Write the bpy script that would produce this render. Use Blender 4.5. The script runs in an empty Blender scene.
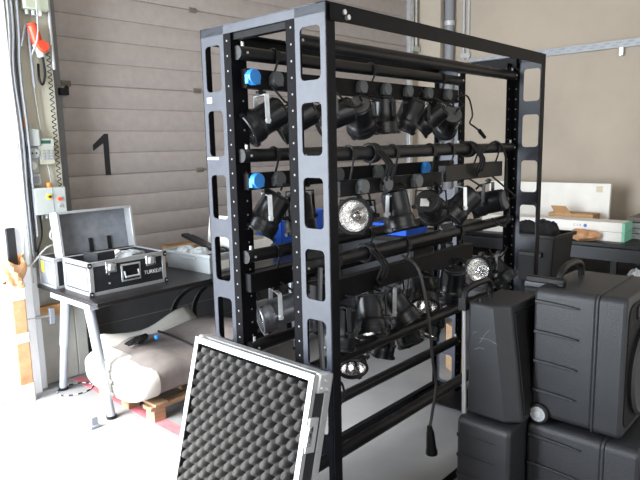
import bpy, math, random
from mathutils import Vector, Matrix
random.seed(7)
C = bpy.context.scene.collection
PI = math.pi

# ------------------------------------------------------------------ camera
cam = bpy.data.objects.new('camera', bpy.data.cameras.new('camera'))
C.objects.link(cam)
cam.data.sensor_width = 36.0
cam.data.lens = 595.0 / 640.0 * 36.0
cam.data.clip_start = 0.05
cam.data.clip_end = 100
right = Vector((0.99975113, -0.00350661, -0.02203118))
down = Vector((-0.0223085, -0.15714814, -0.98732304))
fwd = Vector((0.0, 0.98756882, -0.15718726))
m = Matrix.Identity(4)
for i in range(3):
    m[i][0] = right[i]; m[i][1] = -down[i]; m[i][2] = -fwd[i]
m[2][3] = 1.6
cam.matrix_world = m
bpy.context.scene.camera = cam

# ------------------------------------------------------------------ frame of the room (s along the rack, b across it)
A = Vector((0.03404, 2.00376, 0.0))
DA = Vector((0.67559, 0.73728, 0.0))
DB = Vector((-0.73728, 0.67559, 0.0))
RZ = math.radians(47.5)
def FR(s, b, z=0.0):
    return A + DA * s + DB * b + Vector((0, 0, z))

# ------------------------------------------------------------------ light
world = bpy.data.worlds.new('world'); bpy.context.scene.world = world
world.use_nodes = True
world.node_tree.nodes['Background'].inputs[0].default_value = (0.85, 0.93, 1.0, 1)
world.node_tree.nodes['Background'].inputs[1].default_value = 0.5
def area(name, pos, target, sx, sy, power, col):
    d = bpy.data.lights.new(name, 'AREA'); d.shape = 'RECTANGLE'; d.size = sx; d.size_y = sy
    d.energy = power; d.color = col
    o = bpy.data.objects.new(name, d); C.objects.link(o)
    o.location = pos
    o.rotation_euler = (Vector(target) - Vector(pos)).to_track_quat('-Z', 'Y').to_euler()
    return o
area('daylight_left_doorway', FR(-2.28, 1.75, 1.55), FR(2.0, 1.75, 1.15), 2.1, 2.9, 330, (0.86, 0.93, 1.0))
sd = bpy.data.lights.new('sun', 'SUN'); sd.energy = 13.0; sd.angle = math.radians(22); sd.color = (1.0, 0.97, 0.92)
sun = bpy.data.objects.new('sun', sd); C.objects.link(sun)
sun.rotation_euler = (DA * 0.67 - DB * 0.06 + Vector((0, 0, -0.74))).to_track_quat('-Z', 'Y').to_euler()
area('rear_fill', FR(-1.5, -3.6, 2.4), FR(1.5, 2.0, 1.2), 3.2, 2.6, 62, (1.0, 0.96, 0.9))  # added fill light behind the camera, no doorway is built there
vs = bpy.context.scene.view_settings
vs.view_transform = 'Standard'; vs.look = 'None'; vs.gamma = 1.0
vs.use_curve_mapping = False
vs.exposure = 0.35

# ------------------------------------------------------------------ materials
def mat(name, col, rough=0.6, metal=0.0, var=0.0, scale=8.0, bump=0.0, bscale=60.0, col2=None, spec=0.5, trans=0.0, coord='Object', stretch=None):
    mt = bpy.data.materials.new(name); mt.use_nodes = True
    nt = mt.node_tree; n = nt.nodes; b = n['Principled BSDF']
    b.inputs['Base Color'].default_value = (*col, 1)
    b.inputs['Roughness'].default_value = rough
    b.inputs['Metallic'].default_value = metal
    b.inputs['Specular IOR Level'].default_value = spec
    b.inputs['Transmission Weight'].default_value = trans
    tc = n.new('ShaderNodeTexCoord')
    src = tc.outputs[coord]
    if stretch:
        mp = n.new('ShaderNodeMapping'); mp.inputs['Scale'].default_value = stretch
        nt.links.new(src, mp.inputs[0]); src = mp.outputs[0]
    if var > 0 or col2:
        nz = n.new('ShaderNodeTexNoise'); nz.inputs['Scale'].default_value = scale
        nz.inputs['Detail'].default_value = 5; nz.inputs['Roughness'].default_value = 0.6
        nt.links.new(src, nz.inputs['Vector'])
        rp = n.new('ShaderNodeValToRGB')
        rp.color_ramp.elements[0].position = 0.32; rp.color_ramp.elements[1].position = 0.68
        c2 = col2 if col2 else tuple(min(1, c * (1 + var)) for c in col)
        c1 = col if col2 else tuple(c * (1 - var) for c in col)
        rp.color_ramp.elements[0].color = (*c1, 1); rp.color_ramp.elements[1].color = (*c2, 1)
        nt.links.new(nz.outputs['Fac'], rp.inputs[0]); nt.links.new(rp.outputs[0], b.inputs['Base Color'])
    if bump > 0:
        nb = n.new('ShaderNodeTexNoise'); nb.inputs['Scale'].default_value = bscale; nb.inputs['Detail'].default_value = 4
        nt.links.new(src, nb.inputs['Vector'])
        bp = n.new('ShaderNodeBump'); bp.inputs['Strength'].default_value = bump; bp.inputs['Distance'].default_value = 0.01
        nt.links.new(nb.outputs['Fac'], bp.inputs['Height']); nt.links.new(bp.outputs[0], b.inputs['Normal'])
    return mt
M = {}
M['floor'] = mat('concrete_floor', (0.235, 0.235, 0.24), 0.6, var=0.12, scale=2.2, bump=0.06, bscale=30)
M['wall'] = mat('beige_wall', (0.43, 0.37, 0.30), 0.9, var=0.07, scale=1.6, bump=0.15, bscale=25)
M['pillar'] = mat('pillar_paint', (0.48, 0.42, 0.34), 0.8, var=0.04)
M['door'] = mat('door_panel', (0.36, 0.32, 0.30), 0.45, var=0.07, scale=14, bump=0.25, bscale=130)
M['door_gap'] = mat('door_joint', (0.07, 0.06, 0.055), 0.7)
M['pier'] = mat('pier_concrete', (0.45, 0.45, 0.41), 0.9, var=0.09, scale=7, bump=0.2, bscale=30)
M['pier_board'] = mat('pier_board', (0.55, 0.53, 0.43), 0.8, var=0.05, scale=5)
M['white_paint'] = mat('white_paint', (0.85, 0.87, 0.90), 0.5, var=0.03)
M['red_line'] = mat('red_line_paint', (0.50, 0.14, 0.16), 0.6, var=0.2, scale=18)
M['rack'] = mat('black_rack_steel', (0.026, 0.031, 0.045), 0.42, var=0.18, scale=16, bump=0.05, spec=0.42)
M['rack_in'] = mat('black_angle_steel', (0.006, 0.006, 0.007), 0.45, var=0.3, scale=14, spec=0.10)
M['pipe'] = mat('black_pipe', (0.008, 0.008, 0.009), 0.40, var=0.5, scale=9, bump=0.1, bscale=40, spec=0.3)
M['hole'] = mat('bare_steel_bolt', (0.75, 0.75, 0.76), 0.35, metal=0.7)
M['black'] = mat('black_plastic', (0.008, 0.008, 0.009), 0.45, var=0.2, spec=0.3)
M['can'] = mat('black_lamp_body', (0.008, 0.0085, 0.010), 0.30, var=0.2, scale=20, spec=0.4)
M['can_silver'] = mat('graphite_lamp_body', (0.16, 0.17, 0.19), 0.3, metal=0.7, var=0.1, scale=20)
M['cap'] = mat('dark_grey_cap', (0.085, 0.088, 0.092), 0.5, var=0.1)
M['cap_black'] = mat('black_cap', (0.02, 0.02, 0.022), 0.5, var=0.1)
M['socket'] = mat('grey_socket', (0.085, 0.095, 0.10), 0.45, var=0.1)
M['blue'] = mat('blue_socket', (0.03, 0.25, 0.72), 0.4, var=0.05)
M['bluebin'] = mat('blue_plastic', (0.015, 0.09, 0.52), 0.4, var=0.1)
M['steel'] = mat('galvanised_steel', (0.62, 0.64, 0.66), 0.35, metal=0.6, var=0.12, scale=25)
M['alu'] = mat('brushed_aluminium', (0.50, 0.51, 0.52), 0.38, metal=0.55, var=0.06, scale=40)
M['chrome'] = mat('reflector_chrome', (0.9, 0.9, 0.9), 0.12, metal=1.0, var=0.05, bump=0.25, bscale=45)
M['glass'] = mat('lamp_glass', (0.95, 0.95, 0.92), 0.15, trans=0.9)
M['cable'] = mat('black_rubber_cable', (0.009, 0.009, 0.010), 0.5, var=0.2, spec=0.3)
M['greycable'] = mat('grey_cable', (0.20, 0.21, 0.23), 0.5, var=0.1)
M['whitecable'] = mat('white_cable', (0.45, 0.46, 0.46), 0.5, var=0.05)
M['case_black'] = mat('black_laminate', (0.014, 0.015, 0.018), 0.5, var=0.2, scale=20, bump=0.1, bscale=200)
M['case_grey'] = mat('grey_lining', (0.17, 0.18, 0.20), 0.9, var=0.25, scale=9, bump=0.3, bscale=70)
M['foam'] = mat('convoluted_foam', (0.047, 0.045, 0.044), 0.95, var=0.2, scale=8, bump=0.2, bscale=120)
M['table'] = mat('table_black_top', (0.010, 0.009, 0.010), 0.34, var=0.15, scale=6)
M['table_leg'] = mat('silver_table_leg', (0.42, 0.46, 0.52), 0.4, metal=0.3, var=0.04)
M['tarp_grey'] = mat('grey_tarp', (0.20, 0.175, 0.165), 0.6, var=0.25, scale=5, bump=0.3, bscale=14)
M['tarp_white'] = mat('white_canvas', (0.50, 0.48, 0.44), 0.8, var=0.08, scale=7, bump=0.3, bscale=18)
M['wood'] = mat('pallet_wood', (0.33, 0.21, 0.12), 0.8, var=0.25, scale=6, bump=0.2, stretch=(1, 8, 8))
M['batten'] = mat('orange_batten', (0.62, 0.33, 0.13), 0.7, var=0.2, scale=8)
M['card'] = mat('cardboard', (0.42, 0.25, 0.12), 0.85, var=0.12, scale=10)
M['brownpaper'] = mat('brown_wrap', (0.55, 0.30, 0.15), 0.8, var=0.25, scale=9, bump=0.6, bscale=20)
M['plastic_wrap'] = mat('milky_wrap', (0.80, 0.78, 0.72), 0.25, var=0.1, scale=12, bump=0.6, bscale=25)
M['crate_grey'] = mat('grey_crate', (0.34, 0.36, 0.37), 0.5, var=0.06, scale=9)
M['white_card'] = mat('white_cardboard', (0.78, 0.76, 0.71), 0.8, var=0.04)
M['elec_white'] = mat('light_grey_plastic', (0.42, 0.45, 0.43), 0.45, var=0.04)
M['elec_green'] = mat('pale_green_plastic', (0.40, 0.43, 0.33), 0.45, var=0.04)
M['red'] = mat('red_plastic', (0.75, 0.07, 0.03), 0.4, var=0.08)
M['orange'] = mat('orange_plastic', (0.85, 0.25, 0.03), 0.4, var=0.05)
M['yellow'] = mat('yellow_plastic', (0.80, 0.60, 0.03), 0.4, var=0.05)
M['lcd'] = mat('green_lcd', (0.03, 0.10, 0.06), 0.25, var=0.1)
M['ink'] = mat('black_ink', (0.012, 0.012, 0.014), 0.6, var=0.1)
M['whiteink'] = mat('white_ink', (0.85, 0.85, 0.85), 0.6, var=0.02)
M['blueink'] = mat('blue_ink', (0.05, 0.16, 0.5), 0.6, var=0.05)
M['greyink'] = mat('grey_ink', (0.28, 0.30, 0.34), 0.6, var=0.05)
M['speaker'] = mat('moulded_black_plastic', (0.016, 0.0175, 0.021), 0.5, var=0.16, scale=7, bump=0.12, bscale=180)
M['speaker_top'] = mat('dusty_black_plastic', (0.05, 0.047, 0.042), 0.7, var=0.25, scale=9, bump=0.1)
M['grille'] = mat('black_grille', (0.007, 0.007, 0.008), 0.6, spec=0.2, bump=0.6, bscale=260)
M['cone'] = mat('speaker_cone', (0.025, 0.025, 0.027), 0.6, var=0.15, scale=5)
M['fabric'] = mat('black_fabric', (0.010, 0.010, 0.011), 0.95, var=0.3, bump=0.7, bscale=25)
M['green'] = mat('mint_green_end', (0.25, 0.60, 0.42), 0.7, var=0.05)
M['taupe'] = mat('taupe_board', (0.16, 0.14, 0.12), 0.8, var=0.1)
M['pipegrey'] = mat('grey_drain_pipe', (0.24, 0.25, 0.27), 0.5, var=0.05)
M['clear'] = mat('crumpled_clear_film', (0.45, 0.48, 0.50), 0.25, var=0.3, scale=30, bump=0.8, bscale=60)

def perf_mat():
    mt = mat('perforated_black_steel', (0.004, 0.004, 0.005), 0.55, spec=0.05); nt = mt.node_tree; n = nt.nodes; b = n['Principled BSDF']
    uv = n.new('ShaderNodeUVMap'); sp = n.new('ShaderNodeSeparateXYZ'); nt.links.new(uv.outputs[0], sp.inputs[0])
    def mt_(op, a, c=None, d=None):
        q = n.new('ShaderNodeMath'); q.operation = op
        for i, v in enumerate((a, c, d)):
            if v is None: continue
            if isinstance(v, (int, float)): q.inputs[i].default_value = v
            else: nt.links.new(v, q.inputs[i])
        return q.outputs[0]
    zz = mt_('SUBTRACT', mt_('PINGPONG', sp.outputs[1], 0.02775), 0.0)
    r2 = mt_('ADD', mt_('MULTIPLY', sp.outputs[0], sp.outputs[0]), mt_('MULTIPLY', zz, zz))
    f = mt_('LESS_THAN', r2, 0.0038 ** 2)
    mx = n.new('ShaderNodeMix'); mx.data_type = 'RGBA'; nt.links.new(f, mx.inputs[0])
    mx.inputs[6].default_value = (0.004, 0.004, 0.005, 1); mx.inputs[7].default_value = (0.24, 0.24, 0.24, 1)
    nt.links.new(mx.outputs[2], b.inputs['Base Color'])
    return mt
M['perf'] = perf_mat()

# ------------------------------------------------------------------ mesh helper
class MB:
    def __init__(s): s.v = []; s.f = []; s.mi = []; s.cur = 0
    def add(s, vs, fs, T=None):
        k = len(s.v)
        s.v += [tuple(T @ Vector(p)) if T is not None else tuple(p) for p in vs]
        s.f += [tuple(i + k for i in f) for f in fs]; s.mi += [s.cur] * len(fs)
        return s
    def box(s, x0, x1, y0, y1, z0, z1, T=None):
        vs = [(x, y, z) for z in (z0, z1) for y in (y0, y1) for x in (x0, x1)]
        fs = [(0, 2, 3, 1), (4, 5, 7, 6), (0, 1, 5, 4), (2, 6, 7, 3), (0, 4, 6, 2), (1, 3, 7, 5)]
        return s.add(vs, fs, T)
    def hull8(s, lo, hi, T=None):   # lo, hi : four points each, matching order
        fs = [(3, 2, 1, 0), (4, 5, 6, 7)] + [(i, (i + 1) % 4, (i + 1) % 4 + 4, i + 4) for i in range(4)]
        return s.add(list(lo) + list(hi), fs, T)
    def cyl(s, p0, p1, r0, r1=None, n=14, T=None, caps=True):
        r1 = r0 if r1 is None else r1
        p0 = Vector(p0); p1 = Vector(p1); d = (p1 - p0).normalized()
        a = d.orthogonal().normalized(); b = d.cross(a)
        vs = []
        for p, r in ((p0, r0), (p1, r1)):
            for i in range(n):
                t = 2 * PI * i / n; vs.append(p + a * (r * math.cos(t)) + b * (r * math.sin(t)))
        fs = [(i, (i + 1) % n, (i + 1) % n + n, i + n) for i in range(n)]
        if caps: fs += [tuple(range(n - 1, -1, -1)), tuple(range(n, 2 * n))]
        return s.add(vs, fs, T)
    def tube(s, pts, r, n=8, T=None, sub=4, closed=False):
        P = [Vector(p) for p in pts]
        if sub > 1 and len(P) > 2:
            Q = []
            N = len(P)
            rng = range(N) if closed else range(N - 1)
            for i in rng:
                p0 = P[(i - 1) % N] if closed or i > 0 else P[0]; p1 = P[i]; p2 = P[(i + 1) % N]
                p3 = P[(i + 2) % N] if closed or i + 2 < N else P[-1]
                for k in range(sub):
                    t = k / sub
                    Q.append(0.5 * ((2 * p1) + (p2 - p0) * t + (2 * p0 - 5 * p1 + 4 * p2 - p3) * t * t + (3 * p1 - p0 - 3 * p2 + p3) * t ** 3))
            if not closed: Q.append(P[-1])
            P = Q
        vs = []; up = None; N = len(P)
        for i, p in enumerate(P):
            d = (P[(i + 1) % N] - P[i - 1]) if closed else (P[min(i + 1, N - 1)] - P[max(i - 1, 0)])
            d = d.normalized() if d.length > 1e-9 else Vector((0, 0, 1))
            if up is None: up = d.orthogonal().normalized()
            up = (up - d * up.dot(d)); up = up.normalized() if up.length > 1e-6 else d.orthogonal().normalized()
            q = d.cross(up)
            for j in range(n):
                t = 2 * PI * j / n; vs.append(p + up * (r * math.cos(t)) + q * (r * math.sin(t)))
        fs = []
        for i in range(N if closed else N - 1):
            for j in range(n):
                a = i * n + j; b = i * n + (j + 1) % n; i2 = (i + 1) % N
                fs.append((a, b, i2 * n + (j + 1) % n, i2 * n + j))
        if not closed: fs += [tuple(range(n - 1, -1, -1)), tuple(range((N - 1) * n, N * n))]
        return s.add(vs, fs, T)
    def lathe(s, prof, n=28, T=None, caps=True):       # profile (r, z)
        vs = []; fs = []
        for r, z in prof:
            for i in range(n):
                t = 2 * PI * i / n; vs.append((r * math.cos(t), r * math.sin(t), z))
        for k in range(len(prof) - 1):
            for i in range(n):
                fs.append((k * n + i, k * n + (i + 1) % n, (k + 1) * n + (i + 1) % n, (k + 1) * n + i))
        caps = caps and prof[0] != prof[-1]
        if caps and prof[0][0] > 1e-4: fs.append(tuple(range(n - 1, -1, -1)))
        if caps and prof[-1][0] > 1e-4: fs.append(tuple((len(prof) - 1) * n + i for i in range(n)))
        return s.add(vs, fs, T)
    def prism(s, poly, d0, d1, ax='y', T=None):   # polygon in the plane across ax
        def P(u, v, d): return (u, d, v) if ax == 'y' else ((d, u, v) if ax == 'x' else (u, v, d))
        n = len(poly)
        vs = [P(u, v, d0) for u, v in poly] + [P(u, v, d1) for u, v in poly]
        fs = [tuple(range(n)), tuple(range(2 * n - 1, n - 1, -1))] + [(i, i + n, (i + 1) % n + n, (i + 1) % n) for i in range(n)]
        return s.add(vs, fs, T)
    def build(s, name, mats, parent=None, bevel=0, angle=35, seg=2):
        me = bpy.data.meshes.new(name); me.from_pydata(s.v, [], s.f)
        if not isinstance(mats, (list, tuple)): mats = [mats]
        for q in mats: me.materials.append(q)
        me.polygons.foreach_set('material_index', s.mi)
        me.polygons.foreach_set('use_smooth', [True] * len(me.polygons))
        me.update()
        import bmesh
        bm = bmesh.new(); bm.from_mesh(me); bmesh.ops.recalc_face_normals(bm, faces=bm.faces); bm.to_mesh(me); bm.free()
        me.set_sharp_from_angle(angle=math.radians(angle))
        o = bpy.data.objects.new(name, me); C.objects.link(o)
        if parent: o.parent = parent
        if bevel:
            md = o.modifiers.new('bevel', 'BEVEL'); md.width = bevel; md.segments = seg; md.limit_method = 'ANGLE'
            md.angle_limit = math.radians(40); md.harden_normals = False
        return o
def tag(o, label=None, cat=None, group=None, kind=None):
    if label: o['label'] = label
    if cat: o['category'] = cat
    if group: o['group'] = group
    if kind: o['kind'] = kind
    return o
def thing(name, label, cat, loc=(0, 0, 0), rz=0.0, group=None):
    o = bpy.data.objects.new(name, None); C.objects.link(o)
    o.empty_display_size = 0.05
    o.location = loc; o.rotation_euler = (0, 0, rz)
    return tag(o, label, cat, group)
def copy_tree(o, parent=None):
    c = o.copy(); C.objects.link(c); c.parent = parent
    for ch in list(o.children): copy_tree(ch, c)
    return c
def text_mesh(name, txt, size, material, parent, M4, depth=0.0006, sx=1.0):
    cu = bpy.data.curves.new(name, 'FONT'); cu.body = txt; cu.size = size; cu.extrude = depth
    cu.align_x = 'CENTER'; cu.align_y = 'CENTER'
    t = bpy.data.objects.new(name, cu); C.objects.link(t)
    bpy.context.view_layer.update()
    me = bpy.data.meshes.new_from_object(t.evaluated_get(bpy.context.evaluated_depsgraph_get()))
    bpy.data.objects.remove(t)
    me.transform(M4 @ Matrix.Diagonal((sx, 1, 1, 1)))
    me.materials.clear(); me.materials.append(material)
    o = bpy.data.objects.new(name, me); C.objects.link(o); o.parent = parent
    return o
def rrect(w, h, r, n=4, cx=0, cy=0):
    out = []
    for (sx, sy, a0) in ((1, 1, 0), (-1, 1, 90), (-1, -1, 180), (1, -1, 270)):
        for k in range(n + 1):
            a = math.radians(a0 + 90 * k / n)
            out.append((cx + sx * (w / 2 - r) + r * math.cos(a), cy + sy * (h / 2 - r) + r * math.sin(a)))
    return out

# ------------------------------------------------------------------ room shell
def struct(o): o['kind'] = 'structure'; return o
T0 = Matrix.Translation(A) @ Matrix.Rotation(RZ, 4, 'Z')
def froot(name=None): return T0.copy()
mb = MB(); mb.box(-7, 6, -6, 3.6, -0.1, 0.0, T0); struct(mb.build('floor', M['floor']))
mb = MB(); mb.box(-2.6, 5.2, -1.8, 3.3, 4.2, 4.3, T0); struct(mb.build('ceiling', M['wall']))
# back wall frame: turned two degrees from the rack
WO = FR(0.9, 2.95); WR = RZ - math.radians(2.0)
TW = Matrix.Translation(WO) @ Matrix.Rotation(WR, 4, 'Z')
mb = MB()
mb.box(-3.2, 4.4, 0.12, 0.32, 0, 4.2, TW)
struct(mb.build('wall_back', M['wall']))
# overhead door made of ribbed panels
d1 = bpy.data.objects.new('door_1', None); C.objects.link(d1); d1.location = WO; d1.rotation_euler = (0, 0, WR)
d1['kind'] = 'structure'
prof = []
zz = 0.0
pitch = 0.1647
anchor = 2.072
k0 = -13
seams = [anchor + pitch * k for k in range(k0, 13)]
prof.append((0.0, 0.0))
for i, zs in enumerate(seams):
    if zs < 0.03: continue
    thick = ((i + k0) % 4 == 0)
    hw = 0.0045 if thick else 0.0028
    dp = 0.012 if thick else 0.007
    prof += [(0.0, zs - hw - 0.004), (0.002, zs - hw), (dp, zs - hw * 0.4), (dp, zs + hw * 0.4), (0.002, zs + hw), (0.0, zs + hw + 0.004)]
prof.append((0.0, 4.05))
mb = MB()
vs = []; fs = []
for (d, z) in prof: vs += [(-0.47, d, z), (3.72, d, z)]
for i in range(len(prof) - 1): fs.append((2 * i, 2 * i + 1, 2 * i + 3, 2 * i + 2))
mb.add(vs, fs); mb.box(-0.40, 3.72, 0.014, 0.05, 0, 4.05)
mb.mi = [0] * len(mb.mi)
mb.build('door_panel', M['door'], d1)
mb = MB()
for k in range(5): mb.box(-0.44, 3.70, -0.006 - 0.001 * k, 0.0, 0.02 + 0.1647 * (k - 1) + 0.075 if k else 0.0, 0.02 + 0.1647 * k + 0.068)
mb.build('painted_shade', mat('door_shade_grey', (0.075, 0.075, 0.078), 0.5, var=0.12, scale=10, bump=0.1), d1)  # dark strips laid on the door, standing in for shade under the table
for (k, zz) in [(0.735, 2.73), (0.738, 2.078), (0.728, 1.413), (2.3, 2.73), (2.3, 2.078), (-0.375, 2.078)]:
    mb = MB(); mb.box(k - 0.035, k + 0.035, -0.006, 0, zz - 0.02, zz + 0.02); mb.cyl((k - 0.03, -0.008, zz), (k + 0.03, -0.008, zz), 0.006)
    mb.build('hinge', M['taupe'], d1)
# painted number on the door
mb = MB()
mb.prism([(-0.130, 1.411), (-0.088, 1.411), (-0.088, 1.722), (-0.118, 1.722), (-0.212, 1.640), (-0.212, 1.596), (-0.130, 1.652)], -0.003, 0.0)
mb.build('painted_number', M['ink'], d1)
# guide rail at the left edge of the door
mb = MB(); mb.box(-0.49, -0.425, -0.035, 0.0, 0, 4.05); mb.box(-0.50, -0.485, -0.07, 0.0, 0, 4.05)
mb.build('guide_rail', mat('grey_rail', (0.17, 0.17, 0.175), 0.6, var=0.1), d1, bevel=0.003)
mb = MB(); mb.box(-0.45, -0.385, -0.07, -0.02, 1.99, 2.04); mb.cyl((-0.40, -0.05, 2.035), (-0.385, -0.05, 2.05), 0.015)
mb.build('roller_bracket', M['black'], d1, bevel=0.004)
mb = MB(); mb.box(3.72, 3.78, -0.05, 0.0, 0, 4.05); mb.build('guide_rail', M['steel'], d1, bevel=0.003)
mb = MB(); mb.box(3.78, 4.12, 0.0, 0.12, 0, 4.2, TW); struct(mb.build('trim_6', M['wall']))

# right wall
SR = 5.0
mb = MB(); mb.box(SR, SR + 0.2, -3.2, 3.2, 0, 4.2, T0); struct(mb.build('wall_right', M['wall']))
mb = MB(); mb.box(SR - 0.16, SR, 2.50, 3.1, 0, 4.2, T0); struct(mb.build('trim_1', M['pillar'], bevel=0.01))
# left wall with a wide opening to the yard
mb = MB()
mb.box(-2.5, -2.35, -1.9, 0.55, 0, 4.2, T0); mb.box(-2.5, -2.35, 2.95, 3.3, 0, 4.2, T0); mb.box(-2.5, -2.35, 0.55, 2.95, 3.25, 4.2, T0)
struct(mb.build('wall_left', M['pillar']))
# pier between the doors
mb = MB(); mb.box(-0.02, 0.335, 2.735, 3.2, 0, 4.2, T0); mb.box(0.335, 0.42, 2.735, 3.0, 0, 0.93, T0); struct(mb.build('trim_2', M['pier'], bevel=0.008))
mb = MB(); mb.box(0.085, 0.33, 2.72, 2.735, 0.9, 4.2, T0); struct(mb.build('trim_3', M['pier_board']))
mb = MB(); mb.box(-0.6, 0.085, 2.68, 2.735, 0, 4.2, T0); mb.box(-0.6, 0.03, 2.63, 2.68, 0, 4.2, T0); struct(mb.build('trim_4', M['white_paint'], bevel=0.006))
# red floor line
mb = MB(); mb.box(0.26, 0.335, -1.0, 2.7, 0.0, 0.002, T0); struct(mb.build('trim_5', M['red_line']))

# ------------------------------------------------------------------ services on the right wall
def wallthing(name, label, cat, group=None): return thing(name, label, cat, A, RZ, group)
t = wallthing('drain_pipe', 'grey vertical drain pipe beside the beige pillar in the corner', 'pipe')
mb = MB(); mb.cyl((SR - 0.07, 2.43, 0), (SR - 0.07, 2.43, 4.1), 0.055, n=20); mb.build('pipe', M['pipegrey'], t)
mb = MB(); mb.cyl((SR - 0.07, 2.43, 2.95), (SR - 0.07, 2.43, 3.0), 0.064, n=20); mb.box(SR - 0.06, SR - 0.002, 2.40, 2.46, 2.955, 2.995); mb.build('pipe_clip', M['steel'], t)
t = thing('conduit', 'pair of pale conduits ending in a small box at the right edge of the door', 'conduit', WO, WR)
for k in (3.80, 3.87):
    mb = MB(); mb.cyl((k, -0.03, 2.74), (k, -0.03, 4.1), 0.016, n=12); mb.build('tube', M['steel'], t)
mb = MB(); mb.box(3.76, 3.91, -0.06, 0, 2.68, 2.74); mb.build('end_box', M['elec_white'], t, bevel=0.004)
t = wallthing('perforated_rail', 'long galvanised perforated channel running level across the right wall', 'rail')
mb = MB()
mb.box(SR - 0.045, SR, -2.2, 2.18, 2.48, 2.55)
mb.cur = 1
y = -2.1
while y < 2.1:
    mb.box(SR - 0.047, SR - 0.040, y, y + 0.05, 2.522, 2.536); mb.box(SR - 0.047, SR - 0.040, y + 0.04, y + 0.09, 2.498, 2.510); y += 0.11
mb.build('channel', [mat('dull_zinc', (0.36, 0.38, 0.40), 0.5, metal=0.2, var=0.08), M['greyink']], t)
mb = MB(); mb.box(SR - 0.05, SR, 0.52, 0.56, 2.40, 2.48); mb.build('rail_bracket', M['steel'], t, bevel=0.003)
for (bb, lab) in ((2.265, 'pale vertical conduit on the right wall just right of the drain pipe'), (2.205, 'pale vertical conduit on the right wall above the end of the perforated channel')):
    mb = MB(); mb.box(SR - 0.03, SR, bb - 0.012, bb + 0.012, 2.55, 4.1); mb.box(SR - 0.045, SR, bb - 0.03, bb + 0.03, 2.57, 2.62)
    o = mb.build('conduit', M['whitecable'], None); o.location = A; o.rotation_euler = (0, 0, RZ); tag(o, lab, 'conduit')

# ------------------------------------------------------------------ equipment on the pier
PY = 2.72
def on_pier(name, label, cat, s, z, group=None): return thing(name, label, cat, FR(s - 0.035, PY, z), RZ, group)
t = on_pier('junction_box', 'pale green junction box at the very top of the pier', 'junction box', 0.265, 2.485)
mb = MB(); mb.box(-0.085, 0.07, -0.10, 0, 0.0, 0.30); mb.build('enclosure', M['elec_green'], t, bevel=0.006)
for x in (-0.055, -0.015, 0.03):
    mb = MB(); mb.cyl((x, -0.05, -0.03), (x, -0.05, 0.0), 0.014); mb.build('cable_gland', M['elec_white'], t)
t = on_pier('industrial_plug', 'red and white round industrial connector hanging below the junction box', 'connector', 0.27, 2.20)
T = Matrix.Translation((0, -0.06, 0.02)) @ Matrix.Rotation(math.radians(-14), 4, 'Y')
mb = MB(); mb.cyl((0, 0, 0.06), (0, 0, 0.17), 0.034, 0.036, n=20, T=T); mb.cyl((0, 0, 0.17), (0, 0, 0.19), 0.036, 0.025, n=20, T=T); mb.build('red_shell', M['red'], t)
mb = MB(); mb.cyl((0.01, -0.03, 0.035), (0.012, -0.055, 0.045), 0.036, 0.034, n=20, T=T); mb.build('red_cover', M['red'], t)
mb = MB(); mb.cyl((0, 0, -0.02), (0, 0, 0.06), 0.024, 0.040, n=20, T=T); mb.build('white_collar', M['elec_white'], t)
mb = MB(); mb.tube([(0.01, -0.06, 0.0), (0.02, -0.05, -0.10), (0.0, -0.05, -0.17), (-0.02, -0.05, -0.14), (-0.01, -0.03, -0.04)], 0.008); mb.build('lead', M['cable'], t)
t = on_pier('wall_socket', 'light grey socket box with round outlet left of the keypad', 'socket', 0.168, 1.545)
mb = MB(); mb.box(-0.045, 0.042, -0.07, 0, 0.09, 0.20); mb.build('upper_box', M['elec_white'], t, bevel=0.005)
mb = MB(); mb.box(-0.04, 0.045, -0.05, 0, 0.0, 0.09); mb.build('outlet_box', M['greyink'], t, bevel=0.005)
mb = MB(); mb.cyl((0, -0.05, 0.045), (0, -0.062, 0.045), 0.033, n=24); mb.build('outlet', M['elec_white'], t)
mb = MB(); mb.cyl((-0.012, -0.064, 0.045), (-0.012, -0.06, 0.045), 0.006); mb.cyl((0.014, -0.064, 0.045), (0.014, -0.06, 0.045), 0.006); mb.build('contact_hole', M['ink'], t)
mb = MB(); mb.cyl((0.0, -0.035, 0.20), (0.0, -0.035, 0.235), 0.016); mb.build('cable_gland', M['elec_white'], t)
mb = MB(); mb.cyl((-0.035, -0.035, 0.20), (-0.035, -0.035, 0.27), 0.018, 0.014); mb.build('orange_plug', M['orange'], t)
t = on_pier('keypad', 'cream keypad terminal with small green display beside the door rail', 'keypad', 0.252, 1.515)
mb = MB(); mb.hull8([(-0.045, -0.05, 0), (0.055, -0.05, 0), (0.055, 0, 0), (-0.045, 0, 0)], [(-0.055, -0.055, 0.17), (0.05, -0.055, 0.17), (0.05, 0, 0.17), (-0.055, 0, 0.17)]); mb.build('housing', mat('cream_plastic', (0.46, 0.45, 0.36), 0.5, var=0.03), t, bevel=0.006)
mb = MB(); mb.box(-0.052, 0.05, -0.058, -0.05, 0.115, 0.168); mb.build('top_panel', M['elec_white'], t, bevel=0.002)
mb = MB(); mb.box(-0.033, 0.027, -0.060, -0.056, 0.135, 0.156); mb.build('display', M['lcd'], t)
for i in range(3):
    for j in range(4):
        mb = MB(); mb.box(-0.028 + i * 0.026, -0.010 + i * 0.026, -0.057, -0.05, 0.03 + j * 0.018, 0.042 + j * 0.018); mb.build('key', M['greyink'], t, bevel=0.001)
t = on_pier('light_switch', 'white rocker switch box under the grey socket box', 'switch', 0.155, 1.46)
mb = MB(); mb.box(-0.04, 0.04, -0.05, 0, 0.0, 0.095); mb.build('housing', M['elec_white'], t, bevel=0.006)
mb = MB(); mb.cyl((0, -0.05, 0.05), (0, -0.056, 0.05), 0.026, n=20); mb.build('outlet', M['white_card'], t)
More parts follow.
